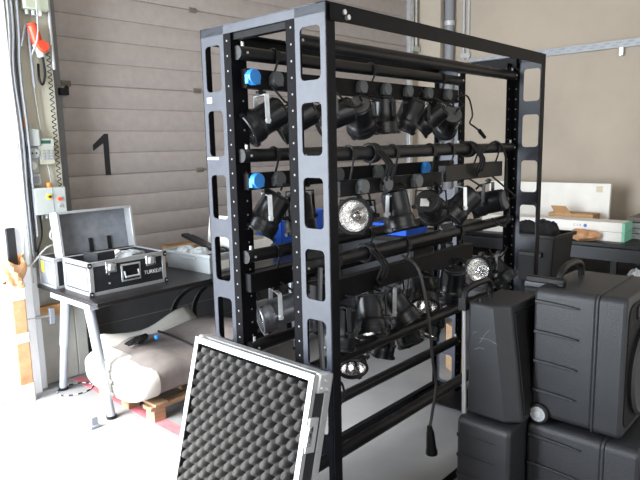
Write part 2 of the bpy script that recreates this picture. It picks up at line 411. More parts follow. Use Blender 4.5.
t = on_pier('isolator_switch', 'white switch box with dark window above the control box', 'switch', 0.162, 1.378)
mb = MB(); mb.box(-0.042, 0.042, -0.05, 0, 0.0, 0.08); mb.build('housing', M['elec_white'], t, bevel=0.006)
mb = MB(); mb.box(-0.026, 0.026, -0.056, -0.05, 0.02, 0.06); mb.build('window', M['greyink'], t, bevel=0.003)
t = on_pier('control_box', 'wide pale grey door control box with yellow and red buttons', 'control box', 0.235, 1.19)
mb = MB(); mb.box(-0.105, 0.105, -0.09, 0, 0.0, 0.175); mb.build('housing', M['elec_white'], t, bevel=0.007)
mb = MB(); mb.box(0.012, 0.016, -0.092, -0.088, 0.0, 0.175); mb.build('lid_seam', M['greyink'], t)
mb = MB(); mb.cyl((-0.01, -0.09, 0.115), (-0.01, -0.096, 0.115), 0.019, n=20); mb.build('yellow_plate', M['yellow'], t)
mb = MB(); mb.cyl((-0.01, -0.096, 0.115), (-0.01, -0.112, 0.115), 0.009, n=16); mb.build('selector_knob', M['ink'], t)
mb = MB(); mb.cyl((0.055, -0.09, 0.095), (0.055, -0.108, 0.095), 0.012, n=16); mb.build('red_button', M['red'], t)
mb = MB(); mb.cyl((0.062, -0.09, 0.05), (0.062, -0.094, 0.05), 0.014, n=16); mb.build('lock', M['alu'], t)
mb = MB(); mb.cyl((0.012, -0.05, 0.175), (0.012, -0.05, 0.205), 0.017, n=16); mb.build('warning_lamp', M['orange'], t)
for i in range(6):
    mb = MB(); mb.cyl((-0.085 + i * 0.034, -0.045, -0.03), (-0.085 + i * 0.034, -0.045, 0.0), 0.012); mb.build('cable_gland', M['elec_white'], t)
def cable(name, label, pts, r, m_, sub=4, group=None, n=8):
    if name in ('wall_cable', 'coiled_cord'): pts = [(p[0] - (0.040 if name == 'wall_cable' and p[0] < 0.16 else 0.028), p[1], p[2]) for p in pts]
    mb = MB(); mb.tube([FR(*p) for p in pts], r, sub=sub, n=n)
    return tag(mb.build(name, m_), label, 'cable', group)
for i, (s, r, mm, lab) in enumerate([(0.087, 0.010, 'whitecable', 'leftmost white cable of the bundle running down the pier'),
                                (0.108, 0.009, 'greycable', 'grey cable second from the left running down the pier'),
                                (0.128, 0.007, 'cable', 'thin dark cable in the bundle running down the pier'),
                                (0.148, 0.009, 'greycable', 'grey cable on the right of the bundle on the pier')]):
    w = 0.008 * math.sin(i * 2.1)
    cable('wall_cable', lab, [(s, PY - 0.075, 2.95), (s + w, PY - 0.075, 2.4), (s - 0.02, PY - 0.08, 2.1), (s - 0.01 + w, PY - 0.08, 1.7), (s - 0.012, PY - 0.08, 1.3), (s - 0.01, PY - 0.075, 0.75 + 0.1 * i)], r, M[mm])
cable('wall_cable', 'black cable sagging in a loop under the control box', [(0.165, PY - 0.05, 1.18), (0.16, PY - 0.06, 1.05), (0.13, PY - 0.07, 0.93), (0.17, PY - 0.07, 0.85), (0.24, PY - 0.06, 0.90), (0.235, PY - 0.05, 1.17)], 0.006, M['cable'])
cable('wall_cable', 'white cable coiled in a loose knot below the control box', [(0.30, PY - 0.05, 1.17), (0.29, PY - 0.07, 1.08), (0.22, PY - 0.08, 1.02), (0.21, PY - 0.08, 1.07), (0.27, PY - 0.08, 1.10), (0.31, PY - 0.08, 1.05), (0.27, PY - 0.08, 0.99), (0.17, PY - 0.09, 0.97), (0.06, PY - 0.1, 0.87), (0.03, PY - 0.1, 0.93), (0.05, PY - 0.08, 1.1)], 0.007, M['whitecable'])
cable('wall_cable', 'thin white cable crossing the pier from the junction box down', [(0.235, PY - 0.12, 2.8), (0.232, PY - 0.12, 2.35), (0.20, PY - 0.05, 2.15), (0.235, PY - 0.03, 1.7), (0.27, PY - 0.03, 1.37)], 0.004, M['whitecable'])
cable('wall_cable', 'short grey cable hanging left of the red connector', [(0.15, PY - 0.08, 2.25), (0.19, PY - 0.06, 2.40), (0.20, PY - 0.06, 2.2), (0.205, PY - 0.06, 2.0)], 0.008, M['greycable'])
# conduit beside the door rail and coiled door cord
mb = MB(); mb.cyl(FR(0.325, PY - 0.03, 2.13), FR(0.325, PY - 0.03, 4.1), 0.012); tag(mb.build('conduit', M['alu']), 'thin silver conduit running up beside the overhead door rail', 'conduit')
pts = []
for i in range(200):
    a = i * 2 * PI / 8; zc = 2.24 - i * 0.0045
    pts.append((0.322 + 0.012 * math.cos(a), PY - 0.03 + 0.012 * math.sin(a), zc))
cable('coiled_cord', 'dark spiral cord hanging along the left edge of the door', pts, 0.003, M['cable'], sub=1, n=5)

# wrapped post and batten by the pier
t = thing('wrapped_post', 'board bundle in brown paper and milky film leaning by the white jamb', 'post', FR(-0.10, 2.57), RZ)
mb = MB(); mb.box(-0.045, 0.045, -0.03, 0.03, 0.0, 0.86); mb.build('board', M['brownpaper'], t, bevel=0.01)
for (z0, z1, r) in ((0.0, 0.12, 0.006), (0.40, 0.46, 0.006), (0.68, 0.78, 0.008)):
    mb = MB(); mb.prism(rrect(0.09 + 2 * r, 0.06 + 2 * r, 0.02), z0, z1, 'z'); mb.build('film_wrap', M['plastic_wrap'], t)
mb = MB()
vs = []; fs = []; n = 24; K = 7
for k in range(K):
    for i in range(n):
        a = 2 * PI * i / n; rr = 0.055 + 0.03 * k / K + 0.015 * math.sin(5 * a + k) - 0.02 * (k / K) ** 3
        vs.append((rr * math.cos(a), 0.8 * rr * math.sin(a), 0.78 + 0.18 * k / K + 0.03 * math.sin(2 * a + 1)))
for k in range(K - 1):
    for i in range(n): fs.append((k * n + i, k * n + (i + 1) % n, (k + 1) * n + (i + 1) % n, (k + 1) * n + i))
mb.add(vs, fs); mb.build('paper_crown', M['brownpaper'], t)
mb = MB(); mb.box(-0.01, 0.045, 0.03, 0.05, 0.86, 1.13); mb.build('bracket', M['ink'], t, bevel=0.004)
t = thing('wooden_batten', 'orange wooden batten fixed across the concrete pier', 'batten', FR(0.16, 2.705, 0.53), RZ)
mb = MB(); mb.box(-0.11, 0.12, -0.025, 0.03, -0.035, 0.035); mb.build('batten', M['batten'], t, bevel=0.003)
mb = MB(); mb.cyl((0.095, -0.03, 0.0), (0.095, -0.02, 0.0), 0.01); mb.build('screw', M['steel'], t)
t = thing('clamp', 'long silver bar clamp gripping the orange batten', 'clamp', FR(-0.03, 2.66, 0.51), RZ)
mb = MB(); mb.cyl((-0.16, -0.02, 0.02), (0.17, -0.02, 0.0), 0.011); mb.build('bar', M['alu'], t)
mb = MB(); mb.box(0.15, 0.185, -0.035, 0.0, -0.06, 0.05); mb.build('jaw', M['greyink'], t, bevel=0.004)

# ------------------------------------------------------------------ table
t = thing('table', 'black topped table with grey tubular legs by the overhead door', 'table', FR(0.066, 1.84), RZ)
mb = MB(); mb.box(0, 1.75, 0, 0.81, 0.71, 0.735); mb.build('tabletop', M['table'], t, bevel=0.003)
for (x, y, sx, y2) in ((0.024, 0.155, 1, 0.068), (0.030, 0.47, 1, 0.727), (1.70, 0.155, -1, 0.068), (1.70, 0.47, -1, 0.727)):
    x2 = x + sx * 0.042; xm = (x + x2) / 2; ym = (y + y2) / 2
    mb = MB(); mb.cyl((x, y, 0.69), (xm, ym, 0.35), 0.029, n=20); mb.cyl((xm - (x2 - x) * 0.05, ym - (y2 - y) * 0.05, 0.385), (x2, y2, 0.015), 0.0245, n=20)
    lg = mb.build('leg', M['table_leg'], t)
    mb = MB(); mb.cyl((x2, y2, 0.0), (x2, y2, 0.018), 0.030, n=16); mb.build('foot', M['black'], lg)
for x in (-0.002, 1.67):
    mb = MB(); mb.box(x, x + 0.06, 0.10, 0.62, 0.675, 0.71); mb.build('crossbar', M['table_leg'], t, bevel=0.004)
# star shaped clip on the floor beside the leg
t = thing('plastic_clip', 'small dark clip lying on the floor beside the front table leg', 'clip', FR(0.0, 1.86, 0.0), RZ)
mb = MB(); mb.box(-0.02, 0.02, -0.006, 0.006, 0, 0.07); mb.box(-0.03, 0.03, -0.012, 0.012, 0, 0.02); mb.build('jaw', M['greyink'], t, bevel=0.004)
# dashed ring of cable tape on floor
mb = MB(); mb.tube([FR(0.19 + 0.115 * math.cos(a), 2.50 + 0.10 * math.sin(a), 0.005) for a in [2 * PI * j / 48 for j in range(48)]], 0.005, sub=1, closed=True)
mb.mi = [(i // 8) // 2 % 2 for i in range(len(mb.f))]
tag(mb.build('dashed_cord', [M['whitecable'], M['ink']]), 'black and white dashed cord lying in a ring under the table', 'cord')

# ------------------------------------------------------------------ flight case with open lid
t = thing('flight_case', 'open black flight case with silver edges and upright grey lined lid', 'flight case', FR(0.125, 2.02, 0.735), RZ)
W, D, H = 0.515, 0.34, 0.20
mb = MB()
mb.box(0, W, 0, 0.012, 0, H); mb.box(0, W, D - 0.012, D, 0, H); mb.box(0, 0.012, 0, D, 0, H); mb.box(W - 0.012, W, 0, D, 0, H); mb.box(0, W, 0, D, 0, 0.012)
mb.build('body', M['case_black'], t)
mb = MB(); mb.box(-0.003, 0.0, 0.03, D - 0.03, 0.03, H - 0.03); mb.build('side_panel', M['case_grey'], t)
def edging(W, D, z0, z1, par, e=0.022, o=0.004):
    mb = MB()
    for (x, y) in ((0, 0), (W, 0), (0, D), (W, D)):
        sx = 1 if x == 0 else -1; sy = 1 if y == 0 else -1
        X = sorted((x - sx * o, x + sx * e)); Y = sorted((y - sy * o, y + sy * e))
        Xo = sorted((x - sx * o, x)); Yo = sorted((y - sy * o, y))
        mb.box(X[0], X[1], Yo[0], Yo[1], z0, z1); mb.box(Xo[0], Xo[1], Y[0], Y[1], z0, z1)
    for (za, zb) in ((z0, z0 + e), (z1 - e, z1)):
        mb.box(-o, W + o, -o, 0, za, zb); mb.box(-o, W + o, D, D + o, za, zb); mb.box(-o, 0, -o, D + o, za, zb); mb.box(W, W + o, -o, D + o, za, zb)
    mb.box(-o, W + o, -o, 0.010, z1 - 0.006, z1 + 0.006); mb.box(-o, W + o, D - 0.010, D + o, z1 - 0.006, z1 + 0.006)
    mb.box(-o, 0.010, 0, D, z1 - 0.006, z1 + 0.006); mb.box(W - 0.010, W + o, 0, D, z1 - 0.006, z1 + 0.006)
    return mb.build('edging', M['alu'], par, bevel=0.0015)
edging(W, D, 0, H, t)
for (x, y) in ((0, 0), (W, 0)):
    for z in (0.012, H - 0.012):
        mb = MB(); mb.box(x - 0.012, x + 0.012, y - 0.010, y + 0.006, z - 0.016, z + 0.016); c = mb.build('corner', M['black'], t, bevel=0.005)
        mb = MB(); mb.cyl((x, y - 0.014, z), (x, y - 0.009, z), 0.005); mb.build('rivet', M['steel'], c)
for x in (0.135, 0.41):
    mb = MB(); mb.box(x - 0.035, x + 0.035, -0.008, 0, H - 0.075, H - 0.005); lt = mb.build('latch', M['chrome'], t, bevel=0.004)
    mb = MB(); mb.hull8([(x - 0.016, -0.020, H - 0.06), (x + 0.016, -0.020, H - 0.06), (x + 0.016, -0.008, H - 0.06), (x - 0.016, -0.008, H - 0.06)], [(x - 0.012, -0.03, H - 0.02), (x + 0.012, -0.03, H - 0.02), (x + 0.012, -0.008, H - 0.02), (x - 0.012, -0.008, H - 0.02)]); mb.build('toggle', M['alu'], lt)
mb = MB(); mb.box(0.20, 0.335, -0.005, 0, 0.055, 0.165); hd = mb.build('handle_plate', M['steel'], t, bevel=0.003)
mb = MB(); mb.box(0.212, 0.323, -0.007, -0.004, 0.066, 0.154); mb.build('handle_recess', M['black'], hd)
mb = MB(); mb.tube([(0.22, -0.008, 0.12), (0.22, -0.02, 0.085), (0.315, -0.02, 0.085), (0.315, -0.008, 0.12)], 0.007, sub=1); mb.build('handle', M['steel'], hd)
for z in (0.062, 0.12):
    mb = MB(); mb.cyl((0.12, -0.005, z), (0.12, 0, z), 0.006); mb.build('rivet', M['steel'], t)
text_mesh('lettering', 'TURKE:IT', 0.034, M['whiteink'], t, Matrix.Translation((0.425, -0.0015, 0.085)) @ Matrix.Rotation(PI / 2, 4, 'X'), sx=0.95)
mb = MB(); mb.box(-0.007, 0, 0.10, 0.24, 0.055, 0.145); sh = mb.build('side_handle', M['steel'], t, bevel=0.003)
mb = MB(); mb.box(-0.010, -0.006, 0.115, 0.225, 0.07, 0.13); mb.build('handle_recess', M['case_grey'], sh)
ld = MB()
LH = 0.285
Tl = Matrix.Translation((0, D + 0.005, H)) @ Matrix.Rotation(math.radians(-7), 4, 'X')
ld.box(0, W, 0.085, 0.095, 0, LH, Tl); ld.box(0, 0.010, 0, 0.095, 0, LH, Tl); ld.box(W - 0.010, W, 0, 0.095, 0, LH, Tl); ld.box(0, W, 0, 0.095, 0, 0.010, Tl); ld.box(0, W, 0, 0.095, LH - 0.010, LH, Tl)
lid = ld.build('lid', M['case_black'], t)
mb = MB(); mb.box(0.010, W - 0.010, 0.07, 0.086, 0.01, LH - 0.01, Tl); mb.build('lid_lining', M['case_grey'], lid)
mb = MB(); mb.box(-0.004, 0.014, -0.006, 0.10, 0, LH, Tl); mb.box(W - 0.014, W + 0.004, -0.006, 0.10, 0, LH, Tl); mb.box(-0.004, W + 0.004, -0.006, 0.10, LH - 0.012, LH + 0.004, Tl); mb.build('lid_edging', M['alu'], lid, bevel=0.002)
for x in (0.23, 0.36):
    mb = MB(); mb.box(x - 0.014, x + 0.014, 0.062, 0.071, 0.0, 0.10, Tl); mb.build('hinge_strap', M['black'], lid, bevel=0.002)
mb = MB(); mb.box(0.02, W - 0.02, 0.02, D - 0.02, 0.10, 0.15); mb.build('foam_insert', M['case_grey'], t)
mb = MB(); mb.box(0.09, 0.20, 0.06, 0.07, 0.15, 0.245); mb.box(0.09, 0.10, 0.06, 0.25, 0.15, 0.24); mb.build('divider', M['case_black'], t)
def lump(name, label, cat, pos, r, mm, seed, squash=0.6, rz=0.0):
    rnd = random.Random(seed); ph = [rnd.uniform(0, 6) for _ in range(6)]
    mb = MB(); n, k = 22, 12; vs = []; fs = []
    for i in range(k + 1):
        th = PI * i / k
        for j in range(n):
            a = 2 * PI * j / n
            rr = 1 + 0.16 * math.sin(3 * a + ph[0]) * math.sin(th) + 0.12 * math.sin(5 * th + ph[1]) * math.cos(2 * a + ph[2]) + 0.08 * math.sin(7 * a + ph[3] + 3 * th)
            vs.append((r[0] * rr * math.sin(th) * math.cos(a), r[1] * rr * math.sin(th) * math.sin(a), r[2] * (1 + math.cos(th) * rr)))
    for i in range(k):
        for j in range(n): fs.append((i * n + j, i * n + (j + 1) % n, (i + 1) * n + (j + 1) % n, (i + 1) * n + j))
    mb.add(vs, fs); o = mb.build(name, mm); o.location = pos; o.rotation_euler = (0, 0, RZ + rz)
    return tag(o, label, cat)
lump('plastic_bag', 'crumpled clear plastic bag lying in the open flight case', 'bag', FR(0.125 + 0.35, 2.02 + 0.17, 0.735 + 0.15), (0.10, 0.08, 0.033), M['clear'], 3)
mb = MB(); mb.box(-0.05, 0.05, -0.02, 0.02, 0, 0.02); o = mb.build('paper_roll', M['white_card'], None, bevel=0.008); o.location = FR(0.36, 2.16, 0.935); o.rotation_euler = (0.2, -0.35, RZ + 0.2); tag(o, 'small white packet resting on top inside the flight case', 'packet')

# second smaller flight case behind
t = thing('flight_case', 'small closed flight case with white edges left behind the open case', 'flight case', FR(0.085, 2.40, 0.735), RZ)
mb = MB(); mb.box(0, 0.2, 0, 0.23, 0, 0.19); mb.build('body', M['case_black'], t)
mb = MB(); mb.box(-0.002, 0, 0.02, 0.21, 0.02, 0.17); mb.build('side_panel', M['case_grey'], t)
edging(0.2, 0.23, 0, 0.19, t, e=0.016)
mb = MB(); mb.box(-0.006, -0.002, 0.16, 0.19, 0.09, 0.165); mb.build('yellow_sticker', M['yellow'], t)

# crates and boxes on the table
t = thing('storage_crate', 'open light grey plastic crate full of bagged parts on the table', 'crate', FR(0.96, 1.96, 0.735), RZ + math.radians(3))
def open_box(w, d, h, th, mm, name, par, flare=0.0, rim=0.012):
    mb = MB()
    f = flare
    mb.box(0, w, 0, d, 0, th)
    for (lo, hi) in ((((0, 0), (w, 0), (w, th), (0, th)), ((-f, -f), (w + f, -f), (w + f, th - f), (-f, th - f))),
                     (((0, d - th), (w, d - th), (w, d), (0, d)), ((-f, d - th + f), (w + f, d - th + f), (w + f, d + f), (-f, d + f))),
                     (((0, 0), (th, 0), (th, d), (0, d)), ((-f, -f), (th - f, -f), (th - f, d + f), (-f, d + f))),
                     (((w - th, 0), (w, 0), (w, d), (w - th, d)), ((w - th + f, -f), (w + f, -f), (w + f, d + f), (w - th + f, d + f)))):
        mb.hull8([(x, y, 0) for x, y in lo], [(x, y, h) for x, y in hi])
    o = mb.build(name, mm, par)
    if rim:
        mb = MB()
        for (x0, x1, y0, y1) in ((-f - rim, w + f + rim, -f - rim, -f + 0.004), (-f - rim, w + f + rim, d + f - 0.004, d + f + rim), (-f - rim, -f + 0.004, -f, d + f), (w + f - 0.004, w + f + rim, -f, d + f)):
            mb.box(x0, x1, y0, y1, h - 0.018, h + 0.004)
        mb.build('rim', mm, par, bevel=0.003)
    return o
open_box(0.30, 0.48, 0.13, 0.006, M['crate_grey'], 'shell', t, 0.008)
mb = MB(); mb.box(-0.014, -0.008, 0.14, 0.32, 0.085, 0.105); mb.build('grip', M['crate_grey'], t, bevel=0.003)
mb = MB(); mb.box(0.08, 0.16, -0.014, -0.006, 0.02, 0.08); mb.build('paper_label', M['white_card'], t)
for i, (ds, db, mm, lab) in enumerate([(0.08, 0.38, 'clear', 'crumpled clear film heaped at the far end of the grey crate'), (0.10, 0.22, 'clear', 'clear bag of small parts in the middle of the grey crate'), (0.2, 0.12, 'black', 'bundle of black fittings at the near end of the grey crate')]):
    lump('parts_bag', lab, 'bag', FR(0.96 + ds, 1.97 + db, 0.80), (0.075, 0.09, 0.042), M[mm], 10 + i)
t = thing('cardboard_box', 'brown cardboard box between the flight case and the grey crate', 'box', FR(1.02, 2.44, 0.735), RZ)
open_box(0.34, 0.20, 0.13, 0.005, M['card'], 'carton', t, 0, 0)
mb = MB(); mb.box(0, 0.34, -0.004, 0.09, 0.128, 0.132); mb.build('flap', M['card'], t)
t = thing('fixture_bar', 'black slotted metal bar lying across the grey crate', 'bar', FR(1.12, 2.32, 0.915), RZ)
mb = MB(); mb.box(-0.03, 0.03, -0.20, 0.16, -0.012, 0.012, Matrix.Rotation(math.radians(12), 4, 'X')); mb.box(0.03, 0.05, -0.18, 0.12, -0.03, 0.01, Matrix.Rotation(math.radians(12), 4, 'X')); mb.build('bar', M['black'], t, bevel=0.003)
t = thing('white_carton', 'open white carton with raised flap behind the grey crate', 'box', FR(1.31, 2.02, 0.735), RZ)
open_box(0.30, 0.42, 0.17, 0.005, M['white_card'], 'carton', t, 0, 0)
mb = MB(); mb.hull8([(0, 0.0, 0.17), (0.003, 0.0, 0.17), (0.003, 0.42, 0.17), (0, 0.42, 0.17)], [(-0.04, -0.02, 0.36), (-0.037, -0.02, 0.36), (-0.037, 0.33, 0.36), (-0.04, 0.33, 0.36)]); mb.build('flap', M['white_card'], t)
t = thing('storage_bin', 'blue plastic bin seen through the rack behind the end uprights', 'bin', FR(1.88, 2.2, 0.735), RZ)
open_box(0.50, 0.30, 0.30, 0.006, M['bluebin'], 'shell', t, 0.01)
t = thing('trestle_stand', 'low black trestle carrying the blue plastic bin', 'stand', FR(1.84, 2.1, 0), RZ)
mb = MB(); mb.box(0, 0.62, 0, 0.5, 0.71, 0.735); mb.build('top', M['table'], t)
for x in (0.03, 0.56):
    for y in (0.03, 0.44):
        mb = MB(); mb.box(x, x + 0.03, y, y + 0.03, 0, 0.71); mb.build('leg', M['black'], t)

# black hose coils under the table
for i, (s, b, R) in enumerate([(1.24, 2.42, 0.27), (1.44, 2.40, 0.28), (1.64, 2.36, 0.28), (2.10, 1.85, 0.25)]):
    mb = MB()
    for k in range(5):
        rr = R - 0.010 * (k % 3); off = 0.017 * k - 0.034
        mb.tube([(off + 0.004 * math.sin(a * 3 + k), rr * math.cos(a), rr * math.sin(a)) for a in [2 * PI * j / 20 for j in range(20)]], 0.0105, sub=2, closed=True)
    o = mb.build('cable_coil', M['cable']); o.location = FR(s, b, R + 0.014); o.rotation_euler = (0, 0, RZ + math.radians(48 + 3 * i))
    tag(o, ['leftmost big coil of black cable standing under the table', 'big coil of black cable leaning behind the leftmost coil under the table', 'big coil of black cable seen between the uprights of the rack end', 'big coil of black cable farthest right behind the rack'][i], 'cable coil', 'cable coils under the table')

# ------------------------------------------------------------------ tarp on pallet
t = thing('pallet', 'small wooden pallet under the folded tarpaulin', 'pallet', FR(0.24, 1.62), RZ)
for y in (0.02, 0.31, 0.60):
    mb = MB(); mb.box(0, 0.9, y, y + 0.09, 0.075, 0.10); b_ = mb.build('deck_board', M['wood'], t, bevel=0.003)
for x in (0.02, 0.41, 0.80):
    mb = MB(); mb.box(x, x + 0.09, 0.0, 0.71, 0.10, 0.118); mb.build('stringer_board', M['wood'], t, bevel=0.003)
    for y in (0.02, 0.31, 0.60):
        mb = MB(); mb.box(x, x + 0.08, y, y + 0.09, 0, 0.076); mb.build('block', M['wood'], t, bevel=0.003)
t = thing('folded_tarpaulin', 'grey tarpaulin with white border folded thick on the pallet', 'tarpaulin', FR(0.20, 1.62, 0.118), RZ)
def roll(x, R, z0, b0, b1, sag=0.0):   # one flattened outline across b
    out = []
    n = 30
    for i in range(n):
        a = 2 * PI * i / n
        c, s_ = math.cos(a), math.sin(a)
        y = (b0 + b1) / 2 + (b1 - b0) / 2 * math.copysign(abs(c) ** 0.55, c)
        z = z0 + R + R * math.copysign(abs(s_) ** 0.75, s_) + sag * math.exp(-((y - 0.35) / 0.25) ** 2) * (1 if s_ > 0 else 0)
        out.append((x, y, z))
    return out
def loft(rings, mm, name, par, cap=True):
    mb = MB(); n = len(rings[0]); vs = [p for r in rings for p in r]; fs = []
    for k in range(len(rings) - 1):
        for i in range(n): fs.append((k * n + i, k * n + (i + 1) % n, (k + 1) * n + (i + 1) % n, (k + 1) * n + i))
    if cap: fs += [tuple(range(n)), tuple((len(rings) - 1) * n + i for i in range(n))]
    mb.add(vs, fs); return mb.build(name, mm, par, angle=60)
rings = []
for k in range(13):
    u = k / 12; x = 0.05 + 0.82 * u
    H2 = 0.135 + 0.035 * u + 0.012 * math.sin(u * 9)
    H2 *= 0.80; r_ = roll(x, H2, 0.0, 0.0 + 0.008 * math.sin(7 * u), 0.70 + 0.02 * math.sin(5 * u))
    r_ = [(a, b, c + (0.013 * math.sin(9 * b + 6 * u) if c > H2 else 0)) for a, b, c in r_]
    rings.append(r_)
loft(rings, M['tarp_grey'], 'outer_fold', t)
rings = [roll(x, H2, 0.0, b0, b1) for x, H2, b0, b1 in ((-0.030, 0.088, 0.05, 0.66), (-0.015, 0.102, 0.01, 0.695), (0.02, 0.111, -0.008, 0.712), (0.08, 0.115, -0.010, 0.715), (0.10, 0.114, -0.009, 0.714))]
loft(rings, M['tarp_white'], 'white_border', t)
for k, q in enumerate((0.78, 0.56, 0.34)):     # visible fold ridges on the white end
    pts = []
    for i in range(24):
        a = 2 * PI * i / 24; c, s_ = math.cos(a), math.sin(a)
        pts.append((-0.030, 0.355 + 0.31 * q * math.copysign(abs(c) ** 0.7, c), 0.09 + 0.082 * q * s_ + 0.006 * math.sin(3 * a)))
    mb = MB(); mb.tube(pts, 0.012, closed=True, sub=2); mb.build('fold', M['tarp_white'], t)
for (y, z) in ((0.10, 0.045), (0.60, 0.15)):
    mb = MB(); mb.tube([(-0.030, y + 0.015 * math.cos(a), z + 0.015 * math.sin(a)) for a in [2 * PI * j / 12 for j in range(12)]], 0.004, closed=True, sub=1); mb.build('eyelet', M['steel'], t)
# loose white flap curling up along the back
mb = MB(); vs = []; fs = []; N1, N2 = 14, 5
for i in range(N1):
    u = i / (N1 - 1)
    for j in range(N2):
        v = j / (N2 - 1)
        vs.append((0.05 + 0.72 * u, 0.55 + 0.10 * v, 0.21 + 0.03 * v + 0.11 * max(0, u - 0.3) ** 1.2 * (0.7 + 0.5 * v) + 0.018 * math.sin(9 * u) * v + 0.05 * math.exp(-(u / 0.12) ** 2) * v))
for i in range(N1 - 1):
    for j in range(N2 - 1): fs.append((i * N2 + j, i * N2 + j + 1, (i + 1) * N2 + j + 1, (i + 1) * N2 + j))
mb.add(vs, fs); o = mb.build('loose_flap', M['tarp_white'], t, angle=80); md = o.modifiers.new('s', 'SOLIDIFY'); md.thickness = 0.012
mb = MB(); mb.tube([(0.42, -0.012, 0.05), (0.42, -0.01, 0.16), (0.42, 0.06, 0.236), (0.42, 0.30, 0.258), (0.42, 0.50, 0.262)], 0.008); mb.build('strap', M['black'], t)
lump('work_glove', 'black work glove with blue cuff lying on the tarpaulin', 'glove', FR(0.42, 2.04, 0.365), (0.095, 0.035, 0.022), M['fabric'], 31, rz=0.3)
mb = MB(); mb.box(-0.012, 0.012, -0.014, 0.014, 0, 0.028); o = mb.build('strap_buckle', M['blue'], None, bevel=0.006); o.location = FR(0.53, 2.0, 0.372); o.rotation_euler = (0, 0, RZ); tag(o, 'small light blue buckle beside the black glove on the tarpaulin', 'buckle')

# ------------------------------------------------------------------ foam lined case lid leaning on the rack
LW, LHh = 0.66, 0.86
top_s, bot_s = -0.115, -0.335
ang_ = math.atan2(top_s - bot_s, 0.83)
t = thing('case_lid', 'silver edged flight case lid with egg crate foam leaning on the rack', 'case lid', FR(bot_s, -0.015, 0.0), RZ)
# local: x = depth towards rack, y = width, tilt about y
TL = Matrix.Rotation(ang_, 4, 'Y')
dep = 0.095
mb = MB()
mb.box(dep - 0.01, dep, 0, LW, 0.004, LHh, TL); mb.box(0.01, dep, 0, 0.012, 0.004, LHh, TL); mb.box(0.01, dep, LW - 0.012, LW, 0.004, LHh, TL)
mb.box(0.01, dep, 0, LW, 0.004, 0.016, TL); mb.box(0.01, dep, 0, LW, LHh - 0.012, LHh, TL)
mb.build('shell', M['case_black'], t)
mb = MB()
e = 0.019
mb.box(0, 0.006, -0.004, e, 0.004, LHh + 0.004, TL); mb.box(0, 0.006, LW - e, LW + 0.004, 0.004, LHh + 0.004, TL); mb.box(0, 0.006, 0, LW, 0.004, e, TL); mb.box(0, 0.006, 0, LW, LHh - e, LHh + 0.004, TL)
mb.box(0, e, -0.004, 0, 0.004, LHh + 0.004, TL); mb.box(0, e, LW, LW + 0.004, 0.004, LHh + 0.004, TL); mb.box(0, 0.03, -0.004, LW + 0.004, LHh, LHh + 0.005, TL)
mb.build('edging', M['alu'], t, bevel=0.0015)
mb = MB()
mb.box(dep - 0.028, dep + 0.004, -0.005, 0.0, 0.004, LHh, TL); mb.box(dep - 0.028, dep + 0.004, LW, LW + 0.005, 0.004, LHh, TL); mb.box(0.045, dep + 0.004, -0.004, LW + 0.004, LHh, LHh + 0.006, TL)
mb.build('outer_edging', M['alu'], t, bevel=0.0015)
for (y, z) in ((0.0, LHh - 0.02), (LW, LHh - 0.02)):
    mb = MB(); mb.box(0.02, dep - 0.005, y - 0.012, y + 0.012, z - 0.04, z + 0.032, TL); c = mb.build('corner', M['steel'], t, bevel=0.008)
    for (xx, z2) in ((0.04, -0.02), (0.07, -0.025), (0.055, 0.005)):
        mb = MB(); sy = -1 if y == 0 else 1
        mb.cyl((xx, y + sy * 0.012, z + z2), (xx, y + sy * 0.018, z + z2), 0.006, T=TL); mb.build('rivet', M['hole'], c)
mb = MB(); mb.box(0.004, 0.05, -0.012, 0.0, 0.60, 0.72, TL); lt = mb.build('latch', M['steel'], t, bevel=0.003)
mb = MB(); mb.box(-0.004, 0.02, -0.020, -0.008, 0.625, 0.695, TL); mb.build('latch_keeper', M['chrome'], lt, bevel=0.003)
mb = MB(); mb.box(0.004, 0.05, LW, LW + 0.012, 0.55, 0.66, TL); mb.build('latch', M['steel'], t, bevel=0.003)
# foam
mb = MB(); nx, ny = 150, 190; vs = []; fs = []
fw, fh = LW - 2 * 0.020, LHh - 0.06
for j in range(ny):
    for i in range(nx):
        y = fw * i / (nx - 1); z = fh * j / (ny - 1)
        # bumps on a diagonal lattice
        u = (y + 0.30 * z) / 0.055; v = z / 0.072
        hh = (0.5 + 0.5 * math.cos(2 * PI * u)) * (0.5 + 0.5 * math.cos(2 * PI * v))
        h2 = (0.5 + 0.5 * math.cos(2 * PI * (u + 0.5))) * (0.5 + 0.5 * math.cos(2 * PI * (v + 0.5)))
        hh = min(1.0, 1.25 * max(hh, h2) ** 0.55)
        vs.append((0.056 - 0.052 * hh, 0.020 + y, 0.03 + z))
for j in range(ny - 1):
    for i in range(nx - 1):
        a = j * nx + i; fs.append((a, a + 1, a + nx + 1, a + nx))
mb.add(vs, fs, TL); mb.build('foam_lining', M['foam'], t, angle=180)

